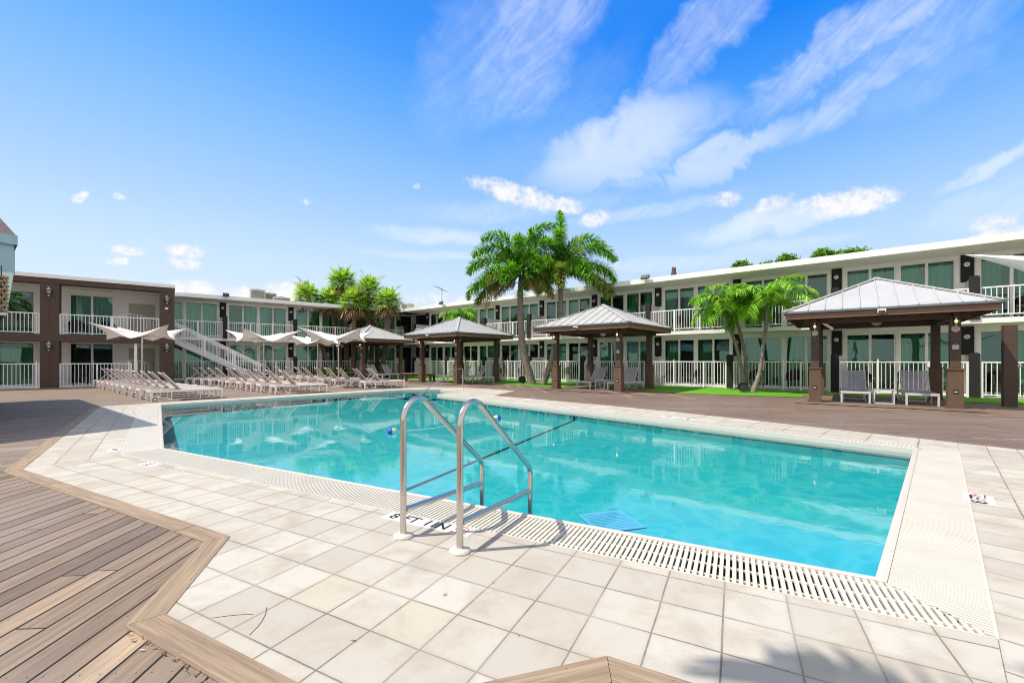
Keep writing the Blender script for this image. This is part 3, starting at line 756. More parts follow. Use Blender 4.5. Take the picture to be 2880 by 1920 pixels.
# small floating things left of the ladder
for (x, y, lab) in () and ((905, 1247, 'left one of two small white skimmer lids floating in the pool'), (945, 1243, 'right one of two small white skimmer lids floating in the pool')):
    p = G(x, y, WZ); o = MB().lathe([(0.02, 0), (0.10, 0.004), (0.105, 0.016), (0.06, 0.026), (0.005, 0.028)], (0, 0, 0), 20).build('floating_lid', M['plastic'], None, True, loc=(p.x, p.y, WZ)); tag(o, lab, 'float')
# drain cover on the pool floor
p = G(1716, 1467, BZ); t = thing('floor_drain', (p.x, p.y, fz_(p) + .008), R(15), 'pale square drain cover on the pool floor near the grate', 'drain')
M['drain'] = paint('pale_drain_cover', (0.11, 0.52, 0.82), 0.6, 0.05, 4)
MB().bx(-.27, .27, -.27, .27, -.002, 0.003).build('drain_frame', M['drain'], t)
sl = MB(); [sl.bx(-.22, .22, y_ - .008, y_ + .008, .003, .006) for y_ in [-.2 + i * .04 for i in range(11)]]; sl.build('drain_slots', M['drain'], t)
# dry leaf litter gathered along the near border boards
lt = MB(); rl = random.Random(4)
for i in range(90):
    if i < 60: f = rl.random(); p = P4.lerp(P5, f * .8) - n_ac * (BW + abs(rl.gauss(0, .02)) + .005)
    elif i < 75: f = rl.random(); p = P2.lerp(P3, .6 + f * .4) - n_ac * (BW + abs(rl.gauss(0, .015)) + .005)
    else: p = Vector((rl.uniform(-1.5, 3.4), rl.uniform(1.9, 3.4), 0))
    if i >= 75 and (p - Ap).dot(n_ac) > -GW: continue
    a = rl.random() * 6.28; L = rl.uniform(.006, .018); d = Vector((math.cos(a), math.sin(a), 0)); s = Vector((-d.y, d.x, 0)) * L * .3; z = .009 if i < 75 else .006
    lt.add([p - d * L + Vector((0, 0, z)), p + s + Vector((0, 0, z + .003)), p + d * L + Vector((0, 0, z)), p - s + Vector((0, 0, z + .002))], [(0, 1, 2, 3)])
M['litter'] = leafmat('dry_litter', (.16, .08, .04), (.45, .27, .14), .1)
tag(lt.build('leaf_litter', M['litter']), 'scattered dry leaf bits along the near wooden border', 'leaf litter', kind='stuff')
# ================================================================== wings of the hotel
R0 = v2(G(2741, 1118.1)); L0 = v2(G(480, 1072))
aR, aL = R(-39.6), R(38.3)
def fr(o, a):
    c, s = math.cos(a), math.sin(a)
    return lambda x, y, z=0.0: Vector((o.x + x * c - y * s, o.y + x * s + y * c, z))
uR = Vector((math.cos(aR), math.sin(aR), 0)); uL = Vector((math.cos(aL), math.sin(aL), 0))
corner = seg_int(R0, uR, L0, uL)
ZS0, ZS1, ZC, ZR = 2.57, 2.74, 5.22, 5.46     # slab bottom/top, ceiling, roof top
FY = 1.42                                       # facade depth behind the slab edge

def make_window(w, z0, z1, parent, open_dark=None, seed=0):
    """two-leaf sliding window; origin at left foot"""
    h = z1 - z0; f = MB(); o = 0.055; mid = w / 2
    f.bx(0, o, 0, .10, 0, h); f.bx(w - o, w, 0, .10, 0, h); f.bx(o, w - o, 0, .10, h - o, h); f.bx(o, w - o, 0, .10, 0, .10)
    f.bx(mid - .045, mid + .045, 0.01, .09, .10, h - o)
    fo = f.build('window', M['frame'], parent)
    g = MB().add([(o, .05, .1), (mid - .045, .05, .1), (mid - .045, .05, h - o), (o, .05, h - o), (mid + .045, .055, .1), (w - o, .055, .1), (w - o, .055, h - o), (mid + .045, .055, h - o)], [(0, 1, 2, 3), (4, 5, 6, 7)])
    g.build('pane', M['glass'], fo)
    MB().bar((mid + .06, -.005, 1.0), (mid + .06, -.005, 1.28), .02, .02).build('handle', M['rail'], fo)
    return fo
def make_curtain(x0, x1, h, win, seed):
    r = random.Random(seed); c = MB(); n = int((x1 - x0) / .035) + 2; o = len(c.v); ph = r.random() * 6
    for i in range(n + 1):
        x = x0 + (x1 - x0) * i / n; y = .30 + .035 * math.sin(i * 1.25 + ph) + .02 * math.sin(i * .37 + ph * 2)
        c.v += [Vector((x, y, .06)), Vector((x, y + .01, h - .03))]
    c.f = [(2 * i, 2 * i + 2, 2 * i + 3, 2 * i + 1) for i in range(n)]
    return c.build('curtain', M['curtain'], win, smooth=True)
winpro = {}
def window(w, z0, z1, parent, x, y, seed, mode='full'):
    r = random.Random(seed)
    key = (round(w, 3), round(z1 - z0, 3))
    if key not in winpro: winpro[key] = proto_tree(make_window(w, z0, z1, parent)); new = winpro[key][0]
    else: new = copy_proto(winpro[key], parent)
    new.location = (x, y, z0)
    h = z1 - z0
    if mode == 'full': spans = [(0.03, w - .03)]
    elif mode == 'left': spans = [(0.03, w * .45)]
    elif mode == 'right': spans = [(w * .6, w - .03)]
    elif mode == 'gap': spans = [(0.03, w * .38), (w * .62, w - .03)]
    else: spans = []
    for a, b in spans: make_curtain(a, b, h, new, seed)
    return new

def railing(x0, x1, z0, z1, y, parent, name='balcony_railing', pitch=0.125, bw=0.02, posts=(), finials=()):
    m = MB(); m.bx(x0, x1, y - .022, y + .022, z1 - .045, z1); m.bx(x0, x1, y - .018, y + .018, z0, z0 + .035)
    n = max(2, int((x1 - x0) / pitch)); 
    for i in range(1, n):
        x = x0 + (x1 - x0) * i / n; m.bx(x - bw / 2, x + bw / 2, y - bw / 2, y + bw / 2, z0 + .035, z1 - .045)
    for x in posts: m.bx(x - .032, x + .032, y - .032, y + .032, z0 - .09, z1 - .001)
    for x in finials:
        m.bx(x - .028, x + .028, y - .034, y + .03, z0 - .08, z1 + .05); m.bx(x - .012, x + .012, y - .012, y + .012, z1 + .05, z1 + .11)
    return m.build(name, M['rail'], parent)

def black_post(x, z0, h, parent, y0=-.07, y1=.13):
    m = MB(); w = .13; pr = [(-w, 0)] + [(-w * math.cos(a), h - .05 + .05 * math.sin(a)) for a in [math.pi * i / 8 for i in range(9)]] + [(w, 0)]
    n = len(pr)
    m.v = [Vector((x + a, y0, z0 + b)) for a, b in pr] + [Vector((x + a, y1, z0 + b)) for a, b in pr]
    m.f = [tuple(range(n)), tuple(reversed(range(n, 2 * n)))] + [(i, i + n, (i + 1) % n + n, (i + 1) % n) for i in range(n)]
    return m.build('partition_post', M['black'], parent)

def lamp(x, y, z, parent):
    a = MB().lathe([(0.085, 0.0), (0.085, -0.03), (0.06, -0.055), (0.001, -0.06)], (x, y, z), 16, axis='Y').build('wall_lamp', M['white'], parent, smooth=True)
    MB().lathe([(0.045, 0.0), (0.045, -0.012), (0.001, -0.018)], (x, y - .055, z), 12, axis='Y').build('lens', M['lampglass'], a, smooth=True)

def wing(name, label, origin, ang, bounds, x_left, x_right, fences, lowmodes, seed, dstart=1):
    t = thing(name, origin, ang, label, 'building'); r = random.Random(seed)
    D = 8.5
    # body
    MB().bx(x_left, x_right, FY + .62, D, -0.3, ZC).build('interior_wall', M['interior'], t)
    w = MB()
    w.bx(x_left, x_right, FY, FY + .2, 2.40, ZS0); w.bx(x_left, x_right, FY, FY + .2, 5.11, ZC)
    w.bx(x_left, x_right, FY, FY + .2, -0.3, 0.04); w.bx(x_left, x_right, D, D + .2, -0.3, ZC)
    w.bx(x_left - .002, x_left + .2, FY + .202, D, -0.3, ZC); w.bx(x_right - .2, x_right + .002, FY + .202, D, -0.3, ZC)
    w.build('wall', M['wall'], t)
    MB().bx(x_left, x_right, 0.0, D - .05, ZS0, ZS1).build('floor_slab', M['white'], t)
    MB().bx(x_left, x_right, .05, FY + .6, -0.3, 0.03).build('patio_floor', M['greywall'], t)
    MB().bx(x_left, x_right, -.32, FY + .3, ZC, ZC + .05).build('soffit', M['soffit'], t)
    rf = MB(); rf.bx(x_left - .1, x_right + .1, -.35, D + .4, ZC + .05, ZR - .02); 
    rf.bx(x_left - .1, x_right + .1, -.42, -.35, ZC + .0, ZR)
    roof = rf.build('roof', M['white'], t)
    rb = MB(); x = x_left
    while x < x_right: rb.bx(x, x + .04, -.40, D, ZR - .02, ZR + .012); x += .42
    rb.build('roof_seams', M['roofmetal'], roof)
    for bi in range(len(bounds) - 1):
        a, b = bounds[bi], bounds[bi + 1]
        W = b - a
        inner0, inner1 = a + .20, b - .20; pier = .10
        ww = (inner1 - inner0 - pier * 3) / 2
        for fl, (z0, z1) in enumerate(((0.04, 2.40), (ZS1 + .02, 5.11))):
            for px_ in (inner0, inner0 + pier + ww, inner1 - pier): MB().bx(px_, px_ + pier, FY - .002, FY + .2, z0, z1).build('pier', M['frame'], t)
            for k in range(2):
                sd = seed * 1000 + bi * 10 + fl * 3 + k
                md = random.Random(sd).choice(['full', 'full', 'full', 'gap', 'left', 'right'] if fl else ['full', 'full', 'gap', 'right', 'left', 'none'] if lowmodes else ['full', 'full', 'full', 'gap', 'right'])
                window(ww, z0, z1, t, inner0 + pier + k * (ww + pier), FY + .03, sd, md)
    for bi, b in enumerate(bounds):
        for fl, (z0, z1, zl, zp) in enumerate(((0.04, 2.50, 2.17, 1.50), (ZS1, ZC - .01, 4.85, ZS1 + 1.46))):
            zt = 2.40 if fl == 0 else 5.11
            MB().bx(b - .20, b + .20, FY + .01, FY + .2, z0, zt).build('wall', M['wall'], t)
            MB().bx(b - .18, b + .17, FY - .045, FY + .008, zp, z1 + (.05 if fl == 0 else 0)).build('dark_panel', M['black'], t)
            lamp(b - .02, FY - .045, zl, t)
            MB().bx(b - .06, b + .06, .135, FY - .002, z0 - (.04 if fl == 0 else 0), zp - .02).build('partition', M['greywall'], t)
            black_post(b, z0 - .04, 1.56 if fl == 0 else 1.52, t, y0=(-.07 if fl == 0 else -.05))
    for bi in range(len(bounds) - 1):
        a, b = bounds[bi] + .14, bounds[bi + 1] - .14; n = 3
        railing(a, b, ZS1 + .10, ZS1 + 1.07, .05, t, posts=[a + (b - a) * k / n for k in range(n + 1)])
        if fences[bi]:
            lb = fences[bi]
            f = thing('patio_fence', fr(origin, ang)(a, 0), ang, lb, 'fence', 'white patio fences in front of the ground floor')
            L = b - a; g = 0.33 * L if bi % 2 else .55 * L
            railing(0, L, .10, 1.25, 0.0, f, 'fence_rails', posts=[0.03, L - .03, L * .72], finials=[g, ])
    return t

# right-hand wing: local x grows towards the right of the photo, 0 = corner with the other wing
XR = (R0 - corner).dot(uR)
bay = 3.88
bR = [XR + bay * k for k in range(-8, 3)]
bR = [b for b in bR if b > 1.0]
places = ['at the inner corner of the courtyard', 'behind the second pavilion from the left', 'behind the wooden bench table', 'behind the loungers of the small middle pavilion', 'behind the tall foxtail palms', 'behind the leaning palm trunk and pavilion', 'behind the paired loungers with side table', 'to the right of the central pavilion', 'behind the twin short palms', 'behind the two chairs of the nearest pavilion', 'behind the outdoor shower post', 'at the far right of the picture']
nb = len(bR) - 1
fl_R = ['white vertical-bar patio fence ' + places[min(i + len(places) - nb, len(places) - 1)] for i in range(nb)]
wr = wing('hotel_wing', 'long two-storey white hotel wing with green glazed balconies on the right', corner, aR, bR, -0.8, bR[-1] + 2.0, fl_R, True, 3)
# left-hand wing: local x grows to the right, ends at the corner
XL = -(corner - L0).length
p618 = (v2(G(618.8, 1075)) - corner)
bL = [-12.19 + 4.2 * k for k in range(-2, 4)]
fl_L = ['white patio fence mostly hidden behind the brown block', 'white patio fence under the outdoor staircase', 'white patio fence behind the second shade sail', 'white patio fence behind the leaning fan palms', 'white patio fence at the inner corner behind the fan palms']
wl = wing('hotel_wing', 'two-storey white hotel wing behind the shade sails and loungers', corner, aL, bL, -24, 3.0, fl_L, False, 5)

# ------------------------------------------------------------------ brown block at the left
Bo_ = v2(G(139, 1090.6)); aB = aL
bb = thing('brown_block', Bo_, aB, 'brown stuccoed two-storey block with open balconies on the left', 'building')
CW = .31; xs = [-4.4, 0.0, 4.3]
for x in xs:
    for z0, z1 in ((-.3, 1.10), (1.106, 2.17), (2.52, 3.45), (3.456, 4.9)):
        m = MB(); m.bx(x - CW, x - .004, 0, .62, z0, z1); m.bx(x + .004, x + CW, 0, .62, z0, z1); m.bx(x - .02, x + .02, .01, .6, z0, z1 + .006); m.build('column', M['brown'], bb)
MB().bx(-9, 4.3 + CW + .02, -.02, .60, 2.17, 2.52).build('floor_beam', M['brown'], bb)
MB().bx(-9, 4.3 + CW + .02, -.02, .60, 4.9, 5.14).build('roof_beam', M['brown'], bb)
MB().bx(-9, 4.3 + CW + .03, -.06, 6.0, 5.14, 5.31).build('roof', M['white'], bb)
MB().bx(-9, 4.3 + CW, .602, 6.0, 4.95, 5.138).build('soffit', M['soffit'], bb)
MB().bx(-9, 4.3 + CW, .602, 6.0, 2.30, 2.46).build('floor_slab', M['soffit'], bb)
MB().bx(-9, 4.3 + CW, 0.02, 6.0, -.3, 0.02).build('patio_floor', M['greywall'], bb)
fy = 2.3
w = MB(); 
for z0, z1, zh in ((0.02, 2.30, 2.2), (2.46, 4.95, 4.72)):
    w.bx(-9, 4.2, fy, fy + .2, zh, z1)
    w.bx(-.85, 0.35, fy + .001, fy + .2, z0, zh); w.bx(2.05, 4.2, fy + .001, fy + .2, z0, zh); w.bx(-5.2, -3.9, fy + .001, fy + .2, z0, zh)
w.bx(-9, 4.2, 5.8, 6.0, 0.02, 5.138); 
w.build('wall', M['wall'], bb)
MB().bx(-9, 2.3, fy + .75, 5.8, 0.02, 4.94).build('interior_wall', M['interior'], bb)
MB().bx(4.25, 4.25 + .3, .63, 5.9, 0.02, 5.0).build('side_wall', M['brown'], bb)
for fl, (z0, zh) in enumerate(((0.02, 2.2), (2.46, 4.72))):
    for k, (x, ww) in enumerate(((-3.9, 3.05), (.35, 1.70), (-8.2, 3.0))):
        window(ww, z0, zh, bb, x, fy + .03, 900 + fl * 7 + k, ['gap', 'none', 'left'][k] if fl == 0 else ['left', 'full', 'full'][k])
    dm = MB().bx(2.65, 3.75, fy - .03, fy + .0, z0, z0 + 1.95).build('door', M['door'], bb)
    MB().bx(3.66, 3.69, fy - .07, fy - .03, z0 + .95, z0 + 1.1).build('handle', M['dark'], dm)
    rl = [(-8, -4.4 - CW), (-4.4 + CW, -CW), (CW, 4.3 - CW)] if fl else [(-8, -4.4 - CW), (-4.4 + CW, -CW), (CW, 2.9)]
    for a, b in rl:
        zz = (.06, 1.15) if fl == 0 else (2.58, 3.50)
        railing(a, b, zz[0], zz[1], .12, bb, posts=[a + .03, (a + b) / 2, b - .03], finials=([b - .12] if fl == 0 else []))
    g = MB(); zb = z0 + .1; n = 9
    for i in range(n + 1):
        x = 2.2 + 1.3 * i / n; zt = zb + 1.0 + .18 * math.sin(math.pi * i / n); g.bx(x - .01, x + .01, 1.20, 1.22, zb, zt)
    pts = [(2.2 + 1.3 * i / 12, 1.21, zb + 1.0 + .18 * math.sin(math.pi * i / 12)) for i in range(13)]
    g.tube(pts, .014, 6); g.build('gate', M['rail'], bb)
MB().bx(2.98, 3.10, .10, .22, .02, 2.17).build('white_post', M['white'], bb)
# globe lanterns on the columns
def globe(x, z):
    o = MB().lathe([(0.03, .24), (0.05, .22), (0.025, .16), (0.09, .14), (0.10, .10)], (x, -.14, z), 14).build('lantern', M['ac'], bb, smooth=True)
    MB().ball((x, -.14, z), .125, 16, 10, 1.05).build('globe', M['lampglass'], o, smooth=True)
    MB().lathe([(0.05, -.12), (0.03, -.17), (0.01, -.21)], (x, -.14, z), 12).build('finial', M['ac'], o, smooth=True)
    MB().bar((x, -.14, z + .17), (x, 0, z + .17), .03).build('bracket', M['ac'], o); MB().ball((x, -.14, z), .04).build('bulb', M['white'], o, smooth=True)
for x in (0, 4.3): globe(x, 4.47); globe(x, 1.93)
MB().bx(4.22, 4.35, -.03, 0, 3.98, 4.08).build('alarm_box', M['white'], bb)

# outdoor staircase right of the brown block
st = thing('outdoor_staircase', fr(Bo_, aB)(4.3 + CW + .05, 1.6), aB, 'white metal staircase descending right from the brown block', 'staircase')
SL, SH = 4.3, 2.5; nst = 13; W_ = 1.1
for y in (0, W_): MB().bar((-.15, y, SH - .05), (SL, y, .03), .05, .26).build('stringer', M['greywall'], st)
tr = MB()
for i in range(nst):
    f = (i + .5) / nst; tr.box((SL * f, W_ / 2, SH * (1 - f) - .0), (.28, W_ - .06, .045))
tr.build('treads', M['greywall'], st)
for y in (0, W_):
    m = MB(); m.bar((-.1, y, SH + 1.0), (SL + .05, y, 1.0), .04, .045); m.bar((-.1, y, SH + .86), (SL + .05, y, .86), .03, .03); m.bar((-.1, y, SH + .18), (SL + .05, y, .18), .03, .03)
    for i in range(34):
        f = i / 33; x = -.1 + (SL + .15) * f; zb = (SH) * (1 - f); m.bx(x - .009, x + .009, y - .009, y + .009, zb + .17, zb + 1.0)
    for f in (0, .33, .66, 1):
        x = -.1 + (SL + .15) * f; zb = SH * (1 - f); m.bx(x - .028, x + .028, y - .028, y + .028, max(0, zb - .1), zb + 1.03)
    m.build('stair_railing', M['rail'], st)
MB().tube([(SL + .05, 0, 1.0), (SL + .3, 0, .85), (SL + .42, 0, .6), (SL + .35, 0, .45), (SL + .1, 0, .4)], .018, 8).build('rail_end', M['rail'], st, smooth=True)

# ------------------------------------------------------------------ turf, pads, rooftop things
tm = MB().poly([[v2(fr(corner, aR)(-1.0, 0.02)), v2(fr(corner, aR)(-1.5, -6)), v2(G(985, 1064)), v2(G(1130, 1066)), v2(G(1250, 1068)), v2(G(1330, 1078)), T1, T2, T3, T4, v2(fr(corner, aR)(bR[-1] + 3, 0.02))]], 0.012)
struct(tm.build('turf', M['turf']))
def at_roof(wf, x, y): return wf(x, y, ZR)
fR, fL = fr(corner, aR), fr(corner, aL)
def ac_unit(p, rz, w, d, h, label):
    t = thing('air_conditioner', p, rz, label, 'air conditioner')
    MB().bx(-w / 2, w / 2, -d / 2, d / 2, .06, h).build('casing', M['ac'], t, bev=.02)
    g = MB(); k = int(h / .07)
    for i in range(k): g.bx(-w / 2 + .06, w / 2 - .06, -d / 2 - .015, -d / 2, .12 + i * (h - .2) / k, .14 + i * (h - .2) / k)
    g.build('grille', M['dark'], t); MB().lathe([(w * .3, h), (w * .32, h + .03), (.02, h + .04)], (0, 0, 0), 14).build('fan_guard', M['dark'], t)
    MB().bx(-w / 2 + .05, w / 2 - .05, -d / 2 + .05, d / 2 - .05, 0, .06).build('feet', M['dark'], t)
def atx(wf, px_, y):
    """local x on a wing where the photo column px_ crosses the line at depth y"""
    q = (px_ - 1440) / FPX; a = wf(0, y); b = wf(1, y); d = b - a
    return (q * a.y - a.x) / (d.x - q * d.y)
for px_, dy_, w_, h_, lab in ((723, 2.4, .95, .95, 'rusty slatted air conditioner, leftmost on the far roof'), (758, 3.0, .8, .85, 'pale boxy air conditioner in the middle of the far roof'), (790, 2.6, 1.15, .55, 'low dark-grilled air conditioner beside the fan palms'), (1148, 3.5, .85, 1.15, 'tall rusted air conditioner right of the fan palms')):
    wf = fL if px_ < 1000 else fR
    x = atx(wf, px_, dy_); ac_unit(wf(x, dy_, ZR), (aL if px_ < 1000 else aR), w_, .8, h_, lab)
pp = fR(atx(fR, 1285, 7.5), 7.5, ZR - .1)
ph = thing('rooftop_penthouse', pp, aR, 'pale rooftop box behind the ridge of the right wing', 'rooftop room')
MB().bx(-2.4, 4.5, 0, 5, 0, 1.35).build('wall', M['wall'], ph); MB().bx(-2.5, 4.6, -.1, 5.1, 1.35, 1.5).build('roof', M['white'], ph)
an_ = thing('tv_antenna', fR(atx(fR, 1243, 7.4), 7.4, ZR + 1.2), aR, 'thin metal antenna standing on the rooftop box', 'antenna')
m = MB(); m.tube([(0, 0, 0), (0, 0, 1.9)], .025, 6); m.build('mast', M['dark'], an_)
m = MB(); m.tube([(-.9, 0, 2.2), (.6, 0, 1.5)], .018, 6)
for i in range(6): f = i / 5; x, z = -.9 + 1.5 * f, 2.2 - .7 * f; m.tube([(x, -.45, z), (x, .45, z)], .01, 5)
m.build('aerial', M['dark'], an_)
def flood(wf, px_, aw, lab, wd=.34):
    x = atx(wf, px_, -.5); t = thing('floodlight', wf(x, -.5, ZR - .02), aw, lab, 'floodlight')
    MB().box((0, -.12, .06), (wd, .10, .22), mat=Matrix.Rotation(R(-35), 3, 'X')).build('housing', M['dark'], t)
    MB().box((0, -.178, .018), (wd - .05, .01, .17), mat=Matrix.Rotation(R(-35), 3, 'X')).build('lens', M['lampglass'], t); MB().bar((0, .08, -.06), (0, -.1, .05), .04).build('bracket', M['ac'], t)
flood(fR, 1817, aR, 'wide floodlight on the right wing fascia above the twin palms', .42); flood(fR, 1244, aR, 'small floodlight on the fascia below the antenna'); flood(fL, 635, aL, 'slim floodlight on the fascia left of the rooftop units')
def owl(wf, px_, lab):
    x = atx(wf, px_, 0.3); t = thing('owl_decoy', wf(x, .3, ZR - .01), aR, lab, 'decoy owl')
    MB().lathe([(.09, 0), (.13, .08), (.14, .22), (.10, .34), (.11, .40), (.10, .48), (.03, .53)], (0, 0, 0), 12).build('body', M['owl'], t, smooth=True)
    for s in (-1, 1): MB().lathe([(.03, .50), (.015, .56), (.002, .60)], (s * .07, 0, 0), 6).build('ear', M['owl'], t)
owl(fR, 1895, 'brown decoy owl on the roof edge right of the floodlight'); owl(fR, 1317, 'small dark decoy owl on the roof edge left of the tall palms')
# dark wicker chairs behind the railings
def make_chair():
    t = thing('patio_chair', (0, 0, 0), 0, '', 'chair', 'dark wicker chairs on the patios and balconies')
    MB().bx(-.27, .27, -.25, .27, .38, .44).build('seat', M['wicker'], t, bev=.015)
    b = MB(); n = 10
    for i in range(n):
        a0, a1 = math.pi * i / n, math.pi * (i + 1) / n
        for (aa, ab) in ((a0, a1),):
            q = [(-.29 * math.cos(aa), .05 + .25 * math.sin(aa)), (-.29 * math.cos(ab), .05 + .25 * math.sin(ab))]
            ha, hb_ = .62 + .26 * math.sin(aa), .62 + .26 * math.sin(ab)
            b.add([(q[0][0], q[0][1], .42), (q[1][0], q[1][1], .42), (q[1][0], q[1][1] + .04, hb_), (q[0][0], q[0][1] + .04, ha)], [(0, 1, 2, 3)])
    bo = b.build('backrest', M['wicker'], t); s = bo.modifiers.new('s', 'SOLIDIFY'); s.thickness = .03
    for sx in (-.24, .24):
        for sy in (-.22, .24): MB().bar((sx, sy, .38), (sx * 1.06, sy * 1.06, 0), .035).build('leg', M['wicker'], t)
    return t
ch0 = proto_tree(make_chair()); used = False
def put_chair(p, rz, lab):
    global used
    o = ch0[0] if not used else copy_proto(ch0); used = True
    o.location = p; o.rotation_euler.z = rz; o['label'] = lab
    return o
side = ['left', 'right']
for bi in range(1, nb):
    for k in range(2):
        x = bR[bi] + (.9 if k == 0 else 2.3) + rnd.uniform(-.1, .1)
        nm = places[min(bi + len(places) - nb, len(places) - 1)]
        put_chair(fR(x, .75, .03), aR + rnd.uniform(-.5, .5), f'{side[k]} wicker chair on the lower patio {nm}')
        if bi > 2: put_chair(fR(x + .5, .72, ZS1), aR + rnd.uniform(-.6, .6), f'{side[k]} wicker chair on the upper balcony {nm}')
for i, (x, z, l2) in enumerate(((.9, .02, 'left'), (1.9, .02, 'right'), (.8, 2.46, 'left'), (2.0, 2.46, 'right'))):
    put_chair(fr(Bo_, aB)(x, 1.2, z), aB + rnd.uniform(-.6, .6), f'dark wicker chair, {l2} one on the {"patio" if z < 1 else "upper balcony"} of the brown block')
for i, x in enumerate((-11, -9.6, -6.9, -5.6)):
    put_chair(fL(x, .75, .03), aL + rnd.uniform(-.6, .6), ['dark wicker chair right of the staircase foot on the patio', 'dark wicker chair behind the second sail pole on the patio', 'dark wicker chair on the patio left of the leaning fan palm', 'dark wicker chair on the patio behind the leaning fan palm'][i])
bc = MB().bx(-.45, .45, -.2, .2, .42, .62)
t = thing('pool_cushion_bench', fL(-9.9, .9, .03), aL, 'low bench with bright blue cushion behind the white fence', 'bench'); MB().bx(-.5, .5, -.22, .22, .30, .36).build('seat', M['dark'], t); bc2 = MB().bx(-.46, .46, -.2, .2, .362, .62).build('cushion', M['bluepl'], t, bev=.03)
for sx in (-.45, .45): MB().bx(sx - .03, sx + .03, -.18, .18, 0, .30).build('leg', M['dark'], t)

# ------------------------------------------------------------------ kiosk at the left edge
K0 = Vector((-9.40, 8.2, 0)); d1 = Vector((-.788, .616, 0)); d2 = Vector((-.438, -.899, 0))
K1, K3 = K0 + d1 * 9.3, K0 + d2 * 5.5; K2 = K1 + d2 * 5.5
kk = thing('bar_kiosk', (0, 0, 0), 0, 'pale blue panelled kiosk with stained hipped roof at the left edge', 'kiosk')
ks = [K0, K1, K2, K3]; cen = (K0 + K2) / 2
r1 = K0 * .5 + K3 * .5 + d1 * 3.0; r2 = K1 * .5 + K2 * .5 - d1 * 3.0
EZ = 3.65
rf = MB(); rf.add([(p.x, p.y, EZ) for p in ks] + [(r1.x, r1.y, 8.2), (r2.x, r2.y, 8.2)], [(0, 1, 5, 4), (1, 2, 5), (2, 3, 4, 5), (3, 0, 4), (3, 2, 1, 0)]); rf.build('roof', M['kioskroof'], kk)
def inset(k, a): return k + (cen - k).normalized() * a
fa = MB(); tr_ = MB(); sf = MB(); se = MB()
for i in range(4):
    a, b = inset(ks[i], .06), inset(ks[(i + 1) % 4], .06)
    ao, bo = inset(ks[i], -.02), inset(ks[(i + 1) % 4], -.02)
    fa.add([(a.x, a.y, 2.95), (b.x, b.y, 2.95), (b.x, b.y, EZ - .01), (a.x, a.y, EZ - .01)], [(0, 1, 2, 3)])
    tr_.add([(ao.x, ao.y, EZ - .17), (bo.x, bo.y, EZ - .17), (bo.x, bo.y, EZ + .01), (ao.x, ao.y, EZ + .01)], [(0, 1, 2, 3)])
    c, d_ = inset(ks[i], .22), inset(ks[(i + 1) % 4], .22)
    sf.add([(a.x, a.y, 2.95), (b.x, b.y, 2.95), (d_.x, d_.y, 2.15), (c.x, c.y, 2.15)], [(0, 1, 2, 3)])
    L = (b - a).length; k = int(L / .45)
    for j in range(k): p = a.lerp(b, (j + .5) / k); se.bx(p.x - .015, p.x + .015, p.y - .015, p.y + .015, 2.95, EZ - .18)
fa.build('fascia_panels', M['kioskmetal'], kk); tr_.build('eave_trim', M['kioskmetal'], kk); sf.build('sloping_soffit', M['kioskwhite'], kk); se.build('panel_seams', M['flash'], kk)
w = MB(); ci = [inset(k, 1.6) for k in ks]
for i in range(4):
    a, b = ci[i], ci[(i + 1) % 4]; w.add([(a.x, a.y, 0), (b.x, b.y, 0), (b.x, b.y, 2.9), (a.x, a.y, 2.9)], [(0, 1, 2, 3)])
w.build('wall', M['brown'], kk)
for i, (x, z) in enumerate(((0, 2.95),)):
    p = v2(G(-2, 1500)); q = Vector((-9.28, 7.85, 0))
    gl = thing('bead_lantern', (q.x, q.y, 2.1), 0, 'string of amber glass beads hanging under the kiosk eave', 'lantern')
    m = MB()
    for j in range(9):
        for k in range(5):
            a = k * 1.256 + j * .6; m.ball((.06 * math.cos(a), .06 * math.sin(a), .1 + j * .075), .035, 8, 6)
    m.build('beads', M['gold'], gl, smooth=True); MB().tube([(0, 0, .1), (0, 0, .92)], .008, 6).build('cord', M['dark'], gl)
